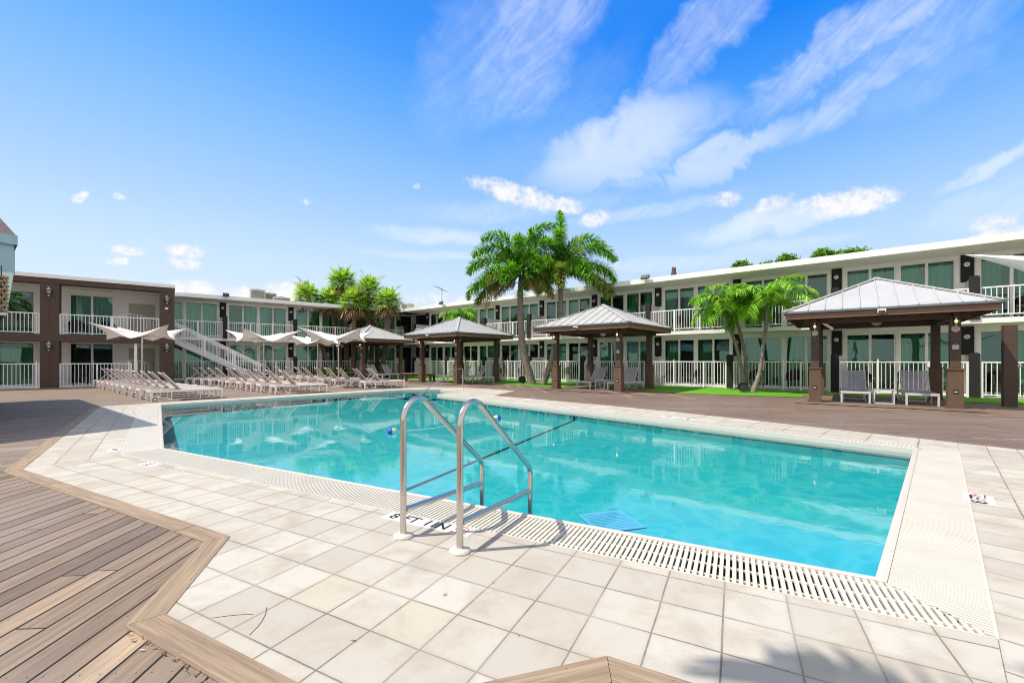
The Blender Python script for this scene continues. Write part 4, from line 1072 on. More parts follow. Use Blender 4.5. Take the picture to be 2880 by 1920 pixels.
# ================================================================== pavilions
def make_pavilion(center, ang, half, apex, label, lights=(0, 1), sign=True, fz=2.76):
    t = thing('pavilion', center, ang, label, 'pavilion', None)
    p = 1.53; zt = 2.52
    for i, (sx, sy) in enumerate(((-1, -1), (1, -1), (1, 1), (-1, 1))):
        x, y = sx * p, sy * p
        MB().bx(x - .105, x + .105, y - .105, y + .105, 1.06, zt).build('post', M['gaz'], t)
        MB().bx(x - .15, x + .15, y - .15, y + .15, 0.07, 1.04).build('post_cladding', M['gazlow'], t)
        MB().bx(x - .175, x + .175, y - .175, y + .175, 1.04, 1.075).build('cap_trim', M['gazlow'], t); MB().bx(x - .18, x + .18, y - .18, y + .18, 0, .07).build('base_trim', M['gazlow'], t)
        if i in (0, 1):
            o = MB().bx(x - .05, x + .05, y - .165, y - .15, .42, .52).build('socket_box', M['dark'], t); MB().bx(x - .035, x + .035, y - .172, y - .165, .445, .47).build('socket_face', M['greyframe'], o)
            # lantern
            l = MB().lathe([(.085, 0), (.085, -.02), (.03, -.035)], (x, y - .105, 2.13), 14, axis='Y').build('lantern', M['ac'], t, smooth=True)
            MB().tube([(x, y - .12, 2.13), (x, y - .2, 2.16), (x, y - .2, 2.22)], .014, 6).build('arm', M['ac'], l)
            MB().lathe([(.05, .0), (.065, .03), (.065, .17), (.04, .20)], (x, y - .2, 2.23), 12).build('lamp_glass', M['lampglass'], l, smooth=True)
            MB().ball((x, y - .2, 2.33), .032, 10, 6).build('bulb', M['bulb'], l, smooth=True)
            MB().lathe([(.07, .0), (.075, .02), (.02, .05)], (x, y - .2, 2.43), 12).build('lamp_cap', M['dark'], l, smooth=True)
    e = half - .06
    f = MB(); 
    f.bx(-e, e, -e, -e + .04, fz - .22, fz - .02); f.bx(-e, e, e - .04, e, fz - .22, fz - .02); f.bx(-e, -e + .04, -e + .041, e - .041, fz - .22, fz - .02); f.bx(e - .04, e, -e + .041, e - .041, fz - .22, fz - .02)
    f.build('fascia', M['gazfascia'], t)
    b = MB(); q = p
    for s in (-1, 1): b.bx(-q - .3, q + .3, s * q - .06, s * q + .06, zt - .20 + .1, zt + .12); b.bx(s * q - .055, s * q + .055, -q - .28, q + .28, zt - .19 + .1, zt + .1)
    b.build('beam', M['gaz'], t)
    # ceiling: rafters and boards
    h = half; z0 = fz; az = apex
    sl = (az - z0) / h
    c = MB(); hh = h - .1
    c.add([(-hh, -hh, z0 - .03), (hh, -hh, z0 - .03), (hh, hh, z0 - .03), (-hh, hh, z0 - .03), (0, 0, az - .08)], [(1, 0, 4), (2, 1, 4), (3, 2, 4), (0, 3, 4)])
    c.build('ceiling', M['gaz'], t)
    ra = MB(); k = -hh + .3
    while k < hh - .2:
        for s in (-1, 1):
            top = az - .12 - abs(k) * sl; 
            ra.bar((k, s * (hh - .02), z0 - .06), (k, s * abs(k) * 1.0, z0 - .06 + (hh - abs(k)) * sl), .035, .09)
            ra.bar((s * (hh - .02), k, z0 - .06), (s * abs(k), k, z0 - .06 + (hh - abs(k)) * sl), .035, .09)
        k += .4
    ra.build('rafters', M['gazfascia'], t)
    # roof: four folded-metal slopes with seams, hip caps, drip edge
    for i in range(4):
        rm = Matrix.Rotation(i * math.pi / 2, 3, 'Z'); m = MB()
        vs = [Vector((-h, -h, z0)), Vector((h, -h, z0)), Vector((0, 0, az))]
        m.add([rm @ v for v in vs] + [rm @ (v - Vector((0, 0, .02))) for v in vs], [(0, 1, 2), (5, 4, 3), (0, 3, 4, 1)])
        k = -h + .22
        while k < h - .1:
            a = rm @ Vector((k, -h, z0 + .012)); bb_ = rm @ Vector((k, -abs(k) - .0, z0 + .012 + (h - abs(k)) * sl))
            m.bar(a, bb_, .022, .035)
            k += .405
        m.build('roof_slope', M['roofmetal'], t)
    cp = MB()
    for sx, sy in ((-1, -1), (1, -1), (1, 1), (-1, 1)): cp.bar((sx * h, sy * h, z0 + .015), (0, 0, az + .02), .15, .03)
    cp.lathe([(.12, az - .01), (.08, az + .035), (.01, az + .05)], (0, 0, 0), 8)
    cp.build('hip_cap', M['roofmetal'], t)
    dr = MB(); 
    for i in range(4):
        rm = Matrix.Rotation(i * math.pi / 2, 3, 'Z')
        dr.box(rm @ Vector((0, -h - .004, z0 - .02)), (2 * h + .0, .014, .055), mat=rm)
    dr.build('drip_edge', M['flash'], t)
    cam = MB().bx(-.09, .09, -h - .09, -h + .02, z0 - .16, z0 - .06); cm = cam.build('spotlight', M['white'], t); MB().box((0, -h - .1, z0 - .13), (.14, .06, .05)).build('lens', M['dark'], cm)
    MB().box((-p + .25, -p, zt - .12), (.5, .07, .07), mat=Matrix.Rotation(R(38), 3, 'Y')).build('brace', M['soffit'], t)
    if sign:
        s = MB().bx(p - .085, p + .085, -p - .112, -p - .106, 1.56, 1.80).build('notice_plaque', M['dark'], t)
        m = MB()
        for j in range(6): w = .12 if j % 2 else .14; m.bx(p - w / 2, p + w / 2, -p - .1145, -p - .112, 1.69 - j * .021, 1.70 - j * .021)
        m.bar((p - .05, -p - .1132, 1.73), (p, -p - .1132, 1.765), .007, .002); m.bar((p, -p - .1132, 1.765), (p + .05, -p - .1132, 1.73), .007, .002)
        m.build('printed_lines', M['white'], s)
    return t
def fan(c, ang, z, label, lit):
    t = thing('ceiling_fan', (c.x, c.y, z), ang, label, 'ceiling fan')
    MB().tube([(0, 0, 0), (0, 0, .75)], .015, 6).build('rod', M['dark'], t); MB().lathe([(.05, -.12), (.11, -.08), (.12, -.02), (.04, .03)], (0, 0, 0), 14).build('motor', M['gaz'], t, smooth=True)
    for i in range(4):
        a = i * math.pi / 2 + .3; m = MB(); n = 7
        pts = []
        for s, wd in ((.10, .04), (.25, .09), (.45, .13), (.6, .12), (.7, .03)): pts.append((s, wd))
        c_, s_ = math.cos(a), math.sin(a); vs = []
        for s, wd in pts:
            for sg in (-1, 1): x, y = s, sg * wd * .6; vs.append((x * c_ - y * s_, x * s_ + y * c_, -.05 + sg * .012))
        m.add(vs, [(2 * j, 2 * j + 2, 2 * j + 3, 2 * j + 1) for j in range(len(pts) - 1)]); m.build('blade', M['gazfascia'], t)
    MB().lathe([(.005, -.24), (.11, -.19), (.13, -.13), (.05, -.11)], (0, 0, 0), 14).build('lamp_bowl', M['white'] if lit else M['ac'], t, smooth=True)
G1c, G2c, G3c, G4c = Vector((11.56, 13.70, 0)), Vector((4.15, 19.65, 0)), Vector((-3.1, 25.4, 0)), Vector((-10.3, 31.4, 0))
g1a, g2a, g3a, g4a = R(-37.5), R(-40), R(-41), R(-40)
PV = [(G1c, g1a, 2.30, 3.88, 'nearest and largest-looking brown pavilion with metal roof, at the right'),
      (G2c, g2a, 2.32, 3.80, 'brown pavilion with metal roof in the middle, over two grey loungers'),
      (G3c, g3a, 2.32, 3.80, 'brown pavilion with metal roof left of the tall foxtail palms'),
      (G4c, g4a, 2.25, 3.80, 'farthest brown pavilion, partly behind the white shade sails')]
for c, a, h, ap, lab in PV:
    make_pavilion(c, a, h, ap, lab, fz=2.76)
    pad = MB(); f = fr(c, a); q = [f(-2.0, -2.4), f(2.0, -2.4), f(2.0, 2.0), f(-2.0, 2.0)]
    pad.poly([[v2(p) for p in q]], 0.018)
    struct(pad.build('wooden_deck', M['deckC']))
fan(G1c, g1a, 2.62, 'wooden-bladed ceiling fan hanging in the nearest pavilion', False)
fan(G2c, g2a, 2.62, 'ceiling fan with white lamp bowl in the central pavilion', True)
fan(G3c, g3a, 2.62, 'ceiling fan in the pavilion left of the foxtail palms', True)

# ================================================================== loungers
def make_lounger(fm, sm, lab='x', up=50):
    t = thing('sun_lounger', (0, 0, 0), 0, lab, 'sun lounger')
    L, w, z = 1.95, .33, .33
    f = MB()
    for s in (-1, 1): f.bx(0, L, s * w - .02, s * w + .02, z - .05, z + .015)
    f.bx(0, .04, -w + .02, w - .02, z - .05, z + .013); f.bx(L - .04, L, -w + .02, w - .02, z - .05, z + .013); f.bx(.80, .83, -w + .02, w - .02, z - .05, z - .01)
    f.build('frame', fm, t, bev=.004)
    for x in (.035, L - .035):
        for s in (-1, 1): MB().bx(x - .035, x + .035, s * w - .022, s * w + .022, .02 if x < 1 else 0, z - .05).build('leg', fm, t)
    for x in (.55, 1.32):
        for s in (-1, 1): MB().bx(x - .012, x + .012, s * (w - .06) - .012, s * (w - .06) + .012, .02, z - .045).build('inner_leg', fm, t)
        if x < 1: MB().bx(x - .011, x + .011, -w + .072, w - .072, .02, .045).build('foot_bar', fm, t)
    for s in (-1, 1):
        y = s * (w + .035)
        wo = MB().lathe([(.058, -.012), (.062, 0), (.058, .012)], (.11, y, .062), 16, axis='Y').build('wheel', M['rubber'], t)
        MB().lathe([(.042, -.016), (.042, .016)], (.11, y, .062), 12, axis='Y').build('hub', fm, wo)
    s_ = MB(); n = 8; x0, x1 = .80, L - .03; vs = []
    for i in range(n + 1):
        x = x0 + (x1 - x0) * i / n; sag = .012 * math.sin(math.pi * i / n)
        vs += [(x, -w + .015, z + .018), (x, 0, z + .016 - sag), (x, w - .015, z + .018)]
    s_.add(vs, [(3 * i + k, 3 * i + 3 + k, 3 * i + 4 + k, 3 * i + 1 + k) for i in range(n) for k in (0, 1)]); s_.build('seat_sling', sm, t, smooth=True)
    a = R(up); Lb = .74; tx, tz = .80 - Lb * math.cos(a), z + Lb * math.sin(a)
    b = MB(); vs = []
    for i in range(n + 1):
        f_ = i / n; x = .80 + (tx - .80) * f_; zz = z + (tz - z) * f_; sag = .03 * math.sin(math.pi * f_)
        vs += [(x, -w + .03, zz), (x - sag * .7, 0, zz - sag * .5 - (.03 if i == n else 0)), (x, w - .03, zz)]
    b.add(vs, [(3 * i + k, 3 * i + 3 + k, 3 * i + 4 + k, 3 * i + 1 + k) for i in range(n) for k in (0, 1)]); b.build('backrest', sm, t, smooth=True)
    m = MB()
    for s in (-1, 1): m.bar((.81, s * (w - .022), z), (tx - .01, s * (w - .022), tz + .012), .028, .028)
    m.tube([(tx, -w + .022, tz), (tx + .02, -w * .5, tz - .025), (tx + .025, 0, tz - .035), (tx + .02, w * .5, tz - .025), (tx, w - .022, tz)], .016, 6)
    m.build('back_frame', fm, t)
    p = MB()
    for s in (-1, 1): p.bar((.80 - .42 * math.cos(a), s * (w - .06), z + .42 * math.sin(a)), (.22, s * (w - .06), z - .02), .018)
    p.bar((.22, -w + .05, z - .02), (.22, w - .05, z - .02), .018); p.build('back_prop', fm, t)
    return t
LW = proto_tree(make_lounger(M['loungeframe'], M['sling'])); LG = proto_tree(make_lounger(M['greyframe'], M['greysling'], up=58))
usedp = {id(LW): False, id(LG): False}
def lounger(pt, p, ang, lab, grp=None):
    o = pt[0] if not usedp[id(pt)] else copy_proto(pt); usedp[id(pt)] = True
    o.location = p; o.rotation_euler.z = ang; o['label'] = lab
    if grp: o['group'] = grp
    elif 'group' in o: del o['group']
ordn = ['nearest', 'second', 'third', 'fourth', 'fifth', 'sixth', 'seventh', 'eighth', 'ninth', 'tenth', 'eleventh']
def row(hx, hy, n, step, stepd, ang, rowlab, grp, jit=.06, extra={}):
    for i in range(n):
        d = step * i + extra.get(i, 0); p = Vector((hx + stepd[0] * d + rnd.uniform(-jit, jit), hy + stepd[1] * d + rnd.uniform(-jit, jit), .004))
        who = 'nearest to the pool' if i == 0 else ('last and farthest' if i == n - 1 else ordn[i] + ' from the pool')
        lounger(LW, p, ang + R(rnd.uniform(-2.5, 2.5)), f'white lounger, {who} in {rowlab}', grp)
sd_ = (-.771, .637)
row(-11.50, 13.60, 10, 1.225, sd_, R(48), 'the left row', 'loungers parked in the left row', .03)
row(-9.12, 16.5, 10, 1.25, sd_, R(44), 'the middle row', 'loungers in the middle row', .07)
row(-6.80, 19.75, 9, 1.24, sd_, R(42), 'the back row', 'loungers in the back row', .08, {i: .25 for i in range(1, 9)})
def lg(foot, ang, lab):        # foot = centre of the foot end, lounger runs away from it towards the head
    d = Vector((math.cos(ang), math.sin(ang), 0)); p = foot + d * 1.95
    lounger(LG, Vector((p.x, p.y, .022)), ang + math.pi, lab)
lg(Vector((10.28, 12.93, 0)), R(54), 'grey lounger left of the small table in the nearest pavilion')
lg(Vector((11.50, 12.10, 0)), R(54), 'grey lounger right of the small table in the nearest pavilion')
lg(Vector((3.18, 19.27, 0)), R(48), 'grey lounger left of the small table in the central pavilion')
lg(Vector((4.35, 18.40, 0)), R(46), 'grey lounger right of the small table in the central pavilion')
lg(Vector((-3.9, 25.2, 0)), R(28), 'grey lounger on the left in the pavilion beside the foxtail palms')
lg(Vector((-2.9, 24.1, 0)), R(28), 'grey lounger on the right in the pavilion beside the foxtail palms')
lg(Vector((-8.4, 28.9, 0)), R(150), 'grey lounger left of another in front of the farthest pavilion')
lg(Vector((-7.7, 30.2, 0)), R(155), 'grey lounger with raised back at the right of the farthest pavilion')
def side_table(p, ang, lab):
    t = thing('side_table', p, ang, lab, 'side table', 'small grey side tables between loungers')
    MB().bx(-.23, .23, -.23, .23, .40, .425).build('table_top', M['greyframe'], t, bev=.004)
    m = MB()
    for s in (-1, 1): m.bx(s * .22 - .014, s * .22 + .014, -.22, -.192, .0, .40); m.bx(s * .22 - .014, s * .22 + .014, .192, .22, .0, .40)
    for s in (-1, 1): m.bx(-.205, .205, s * .206 - .013, s * .206 + .013, 0, .028); m.bx(s * .22 - .013, s * .22 + .013, -.19, .19, .0, .026)
    m.build('table_frame', M['greyframe'], t); return t
side_table(Vector((11.02, 12.82, .02)), R(-36), 'small grey side table between loungers in the nearest pavilion')
side_table(Vector((3.98, 19.05, .02)), R(-42), 'small grey side table between loungers in the central pavilion')
# low wooden bench table left of G3
bt = thing('bench_table', G(1176, 1072), R(-4), 'low dark wooden bench table left of the small middle pavilion', 'bench table')
m = MB()
for i in range(7): m.bx(-1.0, 1.0, -.55 + i * .16, -.55 + i * .16 + .145, .46, .50)
m.build('table_top', M['gazfascia'], bt); MB().bx(-.95, .95, -.5, .5, .37, .458).build('apron', M['gaz'], bt)
for sx in (-.88, .88):
    for sy in (-.44, .44): MB().bx(sx - .06, sx + .06, sy - .06, sy + .06, 0, .37).build('leg', M['gaz'], bt)
bt2 = thing('bench_table', Vector((-10.9, 28.3, .01)), R(-10), 'low dark wooden bench behind the back row of loungers', 'bench table')
m = MB(); [m.bx(-.9, .9, -.4 + i * .16, -.4 + i * .16 + .145, .46, .50) for i in range(5)]; m.build('table_top', M['gaz'], bt2)
for sx in (-.8, .8): MB().bx(sx - .06, sx + .06, -.3, .3, 0, .458).build('leg', M['gaz'], bt2)

# shower post at the right
sp = thing('shower_post', G(2839, 1143), R(-37), 'brown outdoor shower post with chrome head at the right edge', 'shower')
MB().bx(-.13, .13, -.13, .13, 0, 2.28).build('post', M['gaz'], sp)
f = MB(); f.tube([(.13, -.02, 2.20), (.22, -.04, 2.20), (.33, -.06, 2.13)], .014, 8); f.lathe([(.02, .05), (.05, .0), (.055, -.02)], (.34, -.06, 2.10), 12); f.build('shower_head', M['steel'], sp, smooth=True)
f = MB(); f.lathe([(.075, 0), (.07, .02), (.03, .04), (.03, .09)], (.13, -.02, 1.14), 16, axis='X'); f.tube([(.2, -.02, 1.14), (.25, -.10, 1.12)], .015, 8); f.build('tap', M['steel'], sp, smooth=True)
s = MB().bx(.131, .137, -.10, .06, 1.60, 1.84).build('blue_sign', M['signblue'], sp)
m = MB(); m.bx(.137, .139, -.05, -.02, 1.72, 1.80); m.bx(.137, .139, .0, .03, 1.70, 1.80); m.bx(.137, .139, -.06, .03, 1.65, 1.665); m.bx(.137, .139, -.05, .02, 1.625, 1.637); m.build('sign_print', M['white'], s)

# ================================================================== shade sails
def make_sail(loc, rz, R1, R2, zh, zc, zl, label, r_pole=.035, npole=True):
    t = thing('shade_sail', loc, rz, label, 'shade sail', 'white star-shaped shade sails on poles')
    m = MB(); N = 12; K = 8     # 8 sectors (4 high corners, 4 low points), N steps per sector, K rings
    ring = []
    for s in range(8):
        hi0 = (s % 2 == 0); a0, a1 = s * math.pi / 4, (s + 1) * math.pi / 4
        for i in range(N):
            f = i / N; r0, r1 = (R1, R2) if hi0 else (R2, R1); z0, z1 = (zh, zl) if hi0 else (zl, zh)
            p0 = Vector((r0 * math.cos(a0), r0 * math.sin(a0), z0)); p1 = Vector((r1 * math.cos(a1), r1 * math.sin(a1), z1))
            p = p0.lerp(p1, f); bulge = math.sin(math.pi * f)
            c = 1 - .16 * bulge; p.x *= c; p.y *= c; p.z += (.10 if True else 0) * bulge * ((zl - zh) / abs(zl - zh)) * 0.6
            ring.append(p)
    n = len(ring); vs = [Vector((0, 0, zc))]
    for k in range(1, K + 1):
        f = k / K
        for p in ring:
            q = Vector((p.x * f, p.y * f, zc + (p.z - zc) * (f ** 1.25))); vs.append(q)
    m.v = vs
    m.f = [(0, 1 + i, 1 + (i + 1) % n) for i in range(n)] + [(1 + (k - 1) * n + i, 1 + k * n + i, 1 + k * n + (i + 1) % n, 1 + (k - 1) * n + (i + 1) % n) for k in range(1, K) for i in range(n)]
    o = m.build('canopy', M['cloth'], t, smooth=True); o.modifiers.new('s', 'SOLIDIFY').thickness = .012
    MB().tube([(0, 0, 0), (0, 0, zc - .02)], r_pole, 12).build('pole', M['steel'], t, smooth=True)
    MB().lathe([(.05, zc - .22), (.06, zc - .18), (.06, zc - .10), (.04, zc - .06)], (0, 0, 0), 12).build('hub', M['steel'], t, smooth=True)
    MB().lathe([(.32, 0), (.32, .03), (.06, .05), (.05, .14)], (0, 0, 0), 20).build('base', M['ac'], t)
    for k in range(8):
        a = k * math.pi / 4; rr = (R1 if k % 2 == 0 else R2) * .93; zz = (zh if k % 2 == 0 else zl)
        zq = zc + (zz - zc) * (.93 ** 1.25) - .03
        mid = Vector((rr * .5 * math.cos(a), rr * .5 * math.sin(a), zc + (zz - zc) * .5 ** 1.25 - .05))
        MB().tube([(.05 * math.cos(a), .05 * math.sin(a), zc - .06), mid, (rr * math.cos(a), rr * math.sin(a), zq)], .011, 6).build('rib', M['ac'], t)
        MB().tube([(.05 * math.cos(a), .05 * math.sin(a), zc - .2), mid * 1.0], .008, 5).build('strut', M['ac'], t)
    return t
zs = dict(zh=2.78, zc=2.49, zl=2.18)
def sailpos(px_, Y): return Vector(((px_ - 1440) / FPX * Y, Y, 0))
make_sail(sailpos(400, 18.6), R(68), 1.80, 1.20, **zs, label='white shade sail on a pole over the left row of loungers')
make_sail(sailpos(742, 21.3), R(2), 1.85, 1.2, **zs, label='white shade sail on a pole behind the middle row of loungers')
make_sail(sailpos(894, 25.0), R(44), 1.95, 1.3, **zs, label='white shade sail half hidden behind the frontmost central one')
make_sail(sailpos(952, 20.9), R(52), 1.95, 1.3, **zs, label='white shade sail in front of the farthest pavilion')
make_sail(Vector((8.33, 4.83, 0)), R(150), 2.35, 1.45, zh=2.77, zc=2.45, zl=2.12, label='white shade sail whose tip enters at the right edge')

# ================================================================== plants
def curve_pts(p, az, el, L, droop, n=14, ex=1.2):
    """rachis: starts at p, elevation el, bends down by droop over length L"""
    pts = [Vector(p)]; e = el
    for i in range(n):
        f = (i + .5) / n; e = el - droop * f ** ex
        pts.append(pts[-1] + Vector((math.cos(az) * math.cos(e), math.sin(az) * math.cos(e), math.sin(e))) * (L / n))
    return pts
def at_curve(pts, f):
    x = f * (len(pts) - 1); i = min(int(x), len(pts) - 2); return pts[i].lerp(pts[i + 1], x - i), (pts[i + 1] - pts[i]).normalized()
def leaflet(m, p, d, L, w, droop=0.25, side=None):
    """a narrow blade of two quads folding down"""
    d = d.normalized(); s = d.cross(Vector((0, 0, 1)))
    if s.length < .05: s = Vector((1, 0, 0))
    s.normalize(); q = p + d * (L * .55); e = p + d * L + Vector((0, 0, -droop * L))
    m.add([p - s * w * .25, p + s * w * .25, q + s * w * .5 + Vector((0, 0, -droop * L * .2)), q - s * w * .5 + Vector((0, 0, -droop * L * .2)), e], [(0, 1, 2, 3), (3, 2, 4)])
def frond(m, p, az, el, L, droop, r, plumose=False, ll=.42, nl=42, w=.03, start=.1):
    pts = curve_pts(p, az, el, L, droop, 14, 1.75 if plumose else 1.3); m.tube(pts, [.022 * (1 - .85 * i / (len(pts) - 1)) for i in range(len(pts))], 5, cap=False)
    for i in range(nl):
        f = start + (1 - start) * (i + r.random() * .6) / nl; c, d = at_curve(pts, min(f, .999))
        taper = math.sin(math.pi * (0.12 + .80 * f)) ** .7; up = Vector((0, 0, 1)); sd = d.cross(up)
        if sd.length < .05: sd = Vector((math.sin(az), -math.cos(az), 0))
        sd.normalize(); nu = sd.cross(d)
        if plumose:
            for k in range(6):
                a = r.random() * math.pi * 2; dr = sd * math.cos(a) + nu * math.sin(a) + d * .6
                leaflet(m, c, dr, ll * taper * r.uniform(.75, 1.1), w, .25)
        else:
            for s in (-1, 1):
                dr = sd * s + d * .65 + nu * r.uniform(.0, .45); leaflet(m, c, dr, ll * taper * r.uniform(.85, 1.1), w, r.uniform(.35, .75))
def smooth_path(P, n=6):
    out = []
    P = [Vector(p) for p in P]
    for i in range(len(P) - 1):
        p0, p1, p2, p3 = P[max(i - 1, 0)], P[i], P[i + 1], P[min(i + 2, len(P) - 1)]
        for k in range(n):
            t_ = k / n; out.append(.5 * ((2 * p1) + (p2 - p0) * t_ + (2 * p0 - 5 * p1 + 4 * p2 - p3) * t_ ** 2 + (3 * p1 - p0 - 3 * p2 + p3) * t_ ** 3))
    return out + [P[-1]]
def foxtail(base, path, fr_spec, label, seed, dead=()):
    r = random.Random(seed); t = thing('foxtail_palm', base, 0, label, 'palm tree')
    P = smooth_path(path); n = len(P); rad = [(.245 if seed == 11 else .19) - (.09 if seed == 11 else .07) * (i / (n - 1)) ** .6 for i in range(n)]
    MB().tube(P, rad, 16).build('trunk', M['palmtrunk'], t, smooth=True)
    top = P[-1]; MB().tube([top, top + Vector((0, 0, .5)), top + Vector((0, 0, .95))], [.13, .10, .05], 12).build('crownshaft', M['shaft'], t, smooth=True)
    for az, el, L, dp in fr_spec:
        m = MB(); frond(m, top + Vector((0, 0, .95 if el > 30 else .70)), R(az), R(el), L, R(dp), r, True, .62, 92, .056, .06); m.build('frond', M['foxleaf'] if el > 8 else M['foxold'], t)
    for az, el, L, dp in dead:
        m = MB(); frond(m, top + Vector((0, 0, .4)), R(az), R(el), L, R(dp), r, True, .45, 50, .024, .15); m.build('dead_frond', M['deadleaf'], t)
    if seed == 11: MB().tube([top + Vector((-.1, 0, .9)), top + Vector((-1.0, 0, 3.4))], [.03, .008], 6).build('spear_leaf', M['foxold'], t)
    m = MB()
    for k in range(60):
        a = r.random() * 6.28; p = top + Vector((0, 0, -.1)); d = Vector((math.cos(a), math.sin(a), r.uniform(-.5, .2))); leaflet(m, p, d, r.uniform(.4, .8), .02, .5)
    m.build('flower_stalk', M['palmleaf'] if seed % 2 else M['deadleaf'], t)
fb1, fb2 = G(1497, 1081), G(1527, 1081)
def trk(base, pts):      # (px, py) of trunk points at the depth of its base -> local offsets
    return [Vector(((x - 1440) / FPX * base.y - base.x, 0.0, H + (HZ - y) / FPX * base.y)) for x, y in pts]
foxtail(fb1, [(0, 0, 0)] + trk(fb1, [(1487, 1045), (1475, 1000), (1467, 950), (1464, 880), (1463, 815)]),
        [(175, 84, 3.4, 122), (178, 62, 3.3, 120), (186, 36, 3.3, 108), (180, 10, 3.3, 86), (170, -4, 3.0, 72), (5, 87, 3.6, 96), (-10, 68, 3.3, 124), (-95, 72, 3.1, 150), (-70, 36, 2.9, 125), (-112, 22, 2.8, 112), (-20, 22, 2.7, 105), (-48, 2, 2.8, 88), (90, 52, 2.8, 100), (130, 62, 2.9, 110), (60, 22, 2.7, 100), (215, 20, 2.9, 102)],
        'tall foxtail palm with thick curved trunk, left one of the pair', 11, dead=[(190, -8, 2.6, 82), (-150, -10, 1.9, 60), (-10, 5, 2.2, 90), (-60, 10, 2.0, 100)])
foxtail(fb2, [(0, 0, 0)] + trk(fb2, [(1542, 1040), (1556, 995), (1570, 925), (1577, 870), (1576, 800)]),
        [(85, 89, 3.1, 18), (170, 74, 3.1, 130), (-100, 76, 3.0, 150), (8, 68, 3.4, 124), (-8, 46, 3.5, 116), (3, 26, 3.5, 100), (0, 6, 3.4, 86), (-25, -4, 3.2, 72), (-60, 16, 3.0, 105), (-95, 6, 2.8, 92), (185, 36, 2.8, 115), (200, 6, 2.6, 90), (45, 42, 2.9, 105), (110, 42, 2.7, 105), (-140, 26, 2.7, 110), (150, 12, 2.5, 90)],
        'tall foxtail palm with leaning trunk and upright top frond, right one of the pair', 14, dead=[(175, -10, 1.7, 80), (215, 0, 1.8, 90)])

def pinnate_palm(base, trunks, label, seed, nf=11, L=1.75, rt=.075, spear=True, mat='palmleaf'):
    r = random.Random(seed); t = thing('palm_tree', base, 0, label, 'palm tree')
    for k, pth in enumerate(trunks):
        P = smooth_path(pth); n = len(P); MB().tube(P, [rt * (1.5 - .6 * min(1, 3 * i / (n - 1))) for i in range(n)], 12).build('trunk', M['palmtrunk'], t, smooth=True)
        top = P[-1]; MB().tube([top, top + Vector((0, 0, .45))], [rt * .95, rt * .5], 10).build('crownshaft', M['shaft'], t, smooth=True)
        for j in range(nf):
            m = MB(); az = j * 2.399 + k; el = R(78 - 62 * (j / (nf - 1))); frond(m, top + Vector((0, 0, .35)), az, el, L * r.uniform(.85, 1.08), R(r.uniform(95, 130)), r, False, .60, 52, .05, .12); m.build('frond', M[mat], t)
    return t
pb1, pb2 = G(2093, 1098), G(2117, 1104)
pinnate_palm(pb1, [[(0, 0, 0)] + trk(pb1, [(2086, 1040), (2070, 970), (2053, 925), (2044, 895)]), [(.05, .15, 0)] + [p + Vector((0, .15, 0)) for p in trk(pb1, [(2104, 1030), (2093, 960), (2080, 910), (2073, 880)])]], 'short bright palm with two thin trunks, left of the twin palms', 21, 13, 1.9)
pinnate_palm(pb2, [[(0, 0, 0)] + trk(pb2, [(2137, 1045), (2148, 960), (2154, 920), (2155, 878)])], 'short bright palm with one slanting trunk, right of the twin palms', 22, 15, 1.95)
sb = G(1405, 1071)
pinnate_palm(Vector((-3.6, 29.0, 0)), [[(0.55, 0, 0), (.45, 0, 1.4), (.15, 0, 2.6), (0, 0, 3.75)]], 'small palm whose green crown shows above the third pavilion roof', 23, 12, 1.5, .06)

def fan_palm(base, top, bend, label, seed, nl=34, rad=1.15):
    r = random.Random(seed); t = thing('fan_palm', base, 0, label, 'palm tree'); top = Vector(top)
    P = smooth_path([(0, 0, 0), (top.x * .25 + bend, top.y * .25, top.z * .3), (top.x * .7 + bend, top.y * .7, top.z * .65), top]); n = len(P)
    MB().tube(P, [.20 - .07 * i / (n - 1) for i in range(n)], 12).build('trunk', M['fantrunk'], t, smooth=True)
    live, dead = MB(), MB()
    for j in range(nl):
        f = j / nl; el = R(88 - 140 * f); az = j * 2.399 + r.random() * .4; dd = f > .84
        m = dead if dd else live
        pl = rad * r.uniform(.42, .74); d = Vector((math.cos(az) * math.cos(el), math.sin(az) * math.cos(el), math.sin(el)))
        hub = top + d * pl + Vector((0, 0, -.10 * pl)); m.tube([top, hub], [.022, .012], 4, cap=False)
        sd = d.cross(Vector((0, 0, 1)));
        if sd.length < .1: sd = Vector((math.sin(az), -math.cos(az), 0))
        sd.normalize(); K = 22
        for k in range(K):
            a = (k / (K - 1) - .5) * R(235); dr = d * math.cos(a) + sd * math.sin(a) + sd.cross(d) * .12
            leaflet(m, hub, dr, rad * .72 * r.uniform(.8, 1.08) * (1 - .22 * abs(a) / R(117)), .055 * rad, r.uniform(.08, .5) * (1.6 if dd else 1))
    live.build('crown', M['fanleaf'], t)
    for k in range(int(nl * .9)):
        az = r.random() * 6.28; d = Vector((math.cos(az) * .35, math.sin(az) * .35, -1)); leaflet(dead, top + Vector((0, 0, -.1)), d, r.uniform(.6, 1.3), .12, .1)
    dead.build('dry_skirt', M['deadleaf'], t)
    fl = MB()
    for k in range(6):
        az = r.random() * 6.28; P = curve_pts(top, az, R(r.uniform(55, 86)), r.uniform(1.25, 1.6) * rad, R(45), 8); fl.tube(P, .008, 4, cap=False)
        for q in range(70):
            c, d = at_curve(P, r.uniform(.5, .999)); a = r.random() * 6.28
            leaflet(fl, c + Vector((0, 0, r.uniform(-.05, .05))), Vector((math.cos(a), math.sin(a), r.uniform(-.4, .8))), r.uniform(.10, .30), .022, .3)
    fl.build('flower_stalk', M['flower'], t)
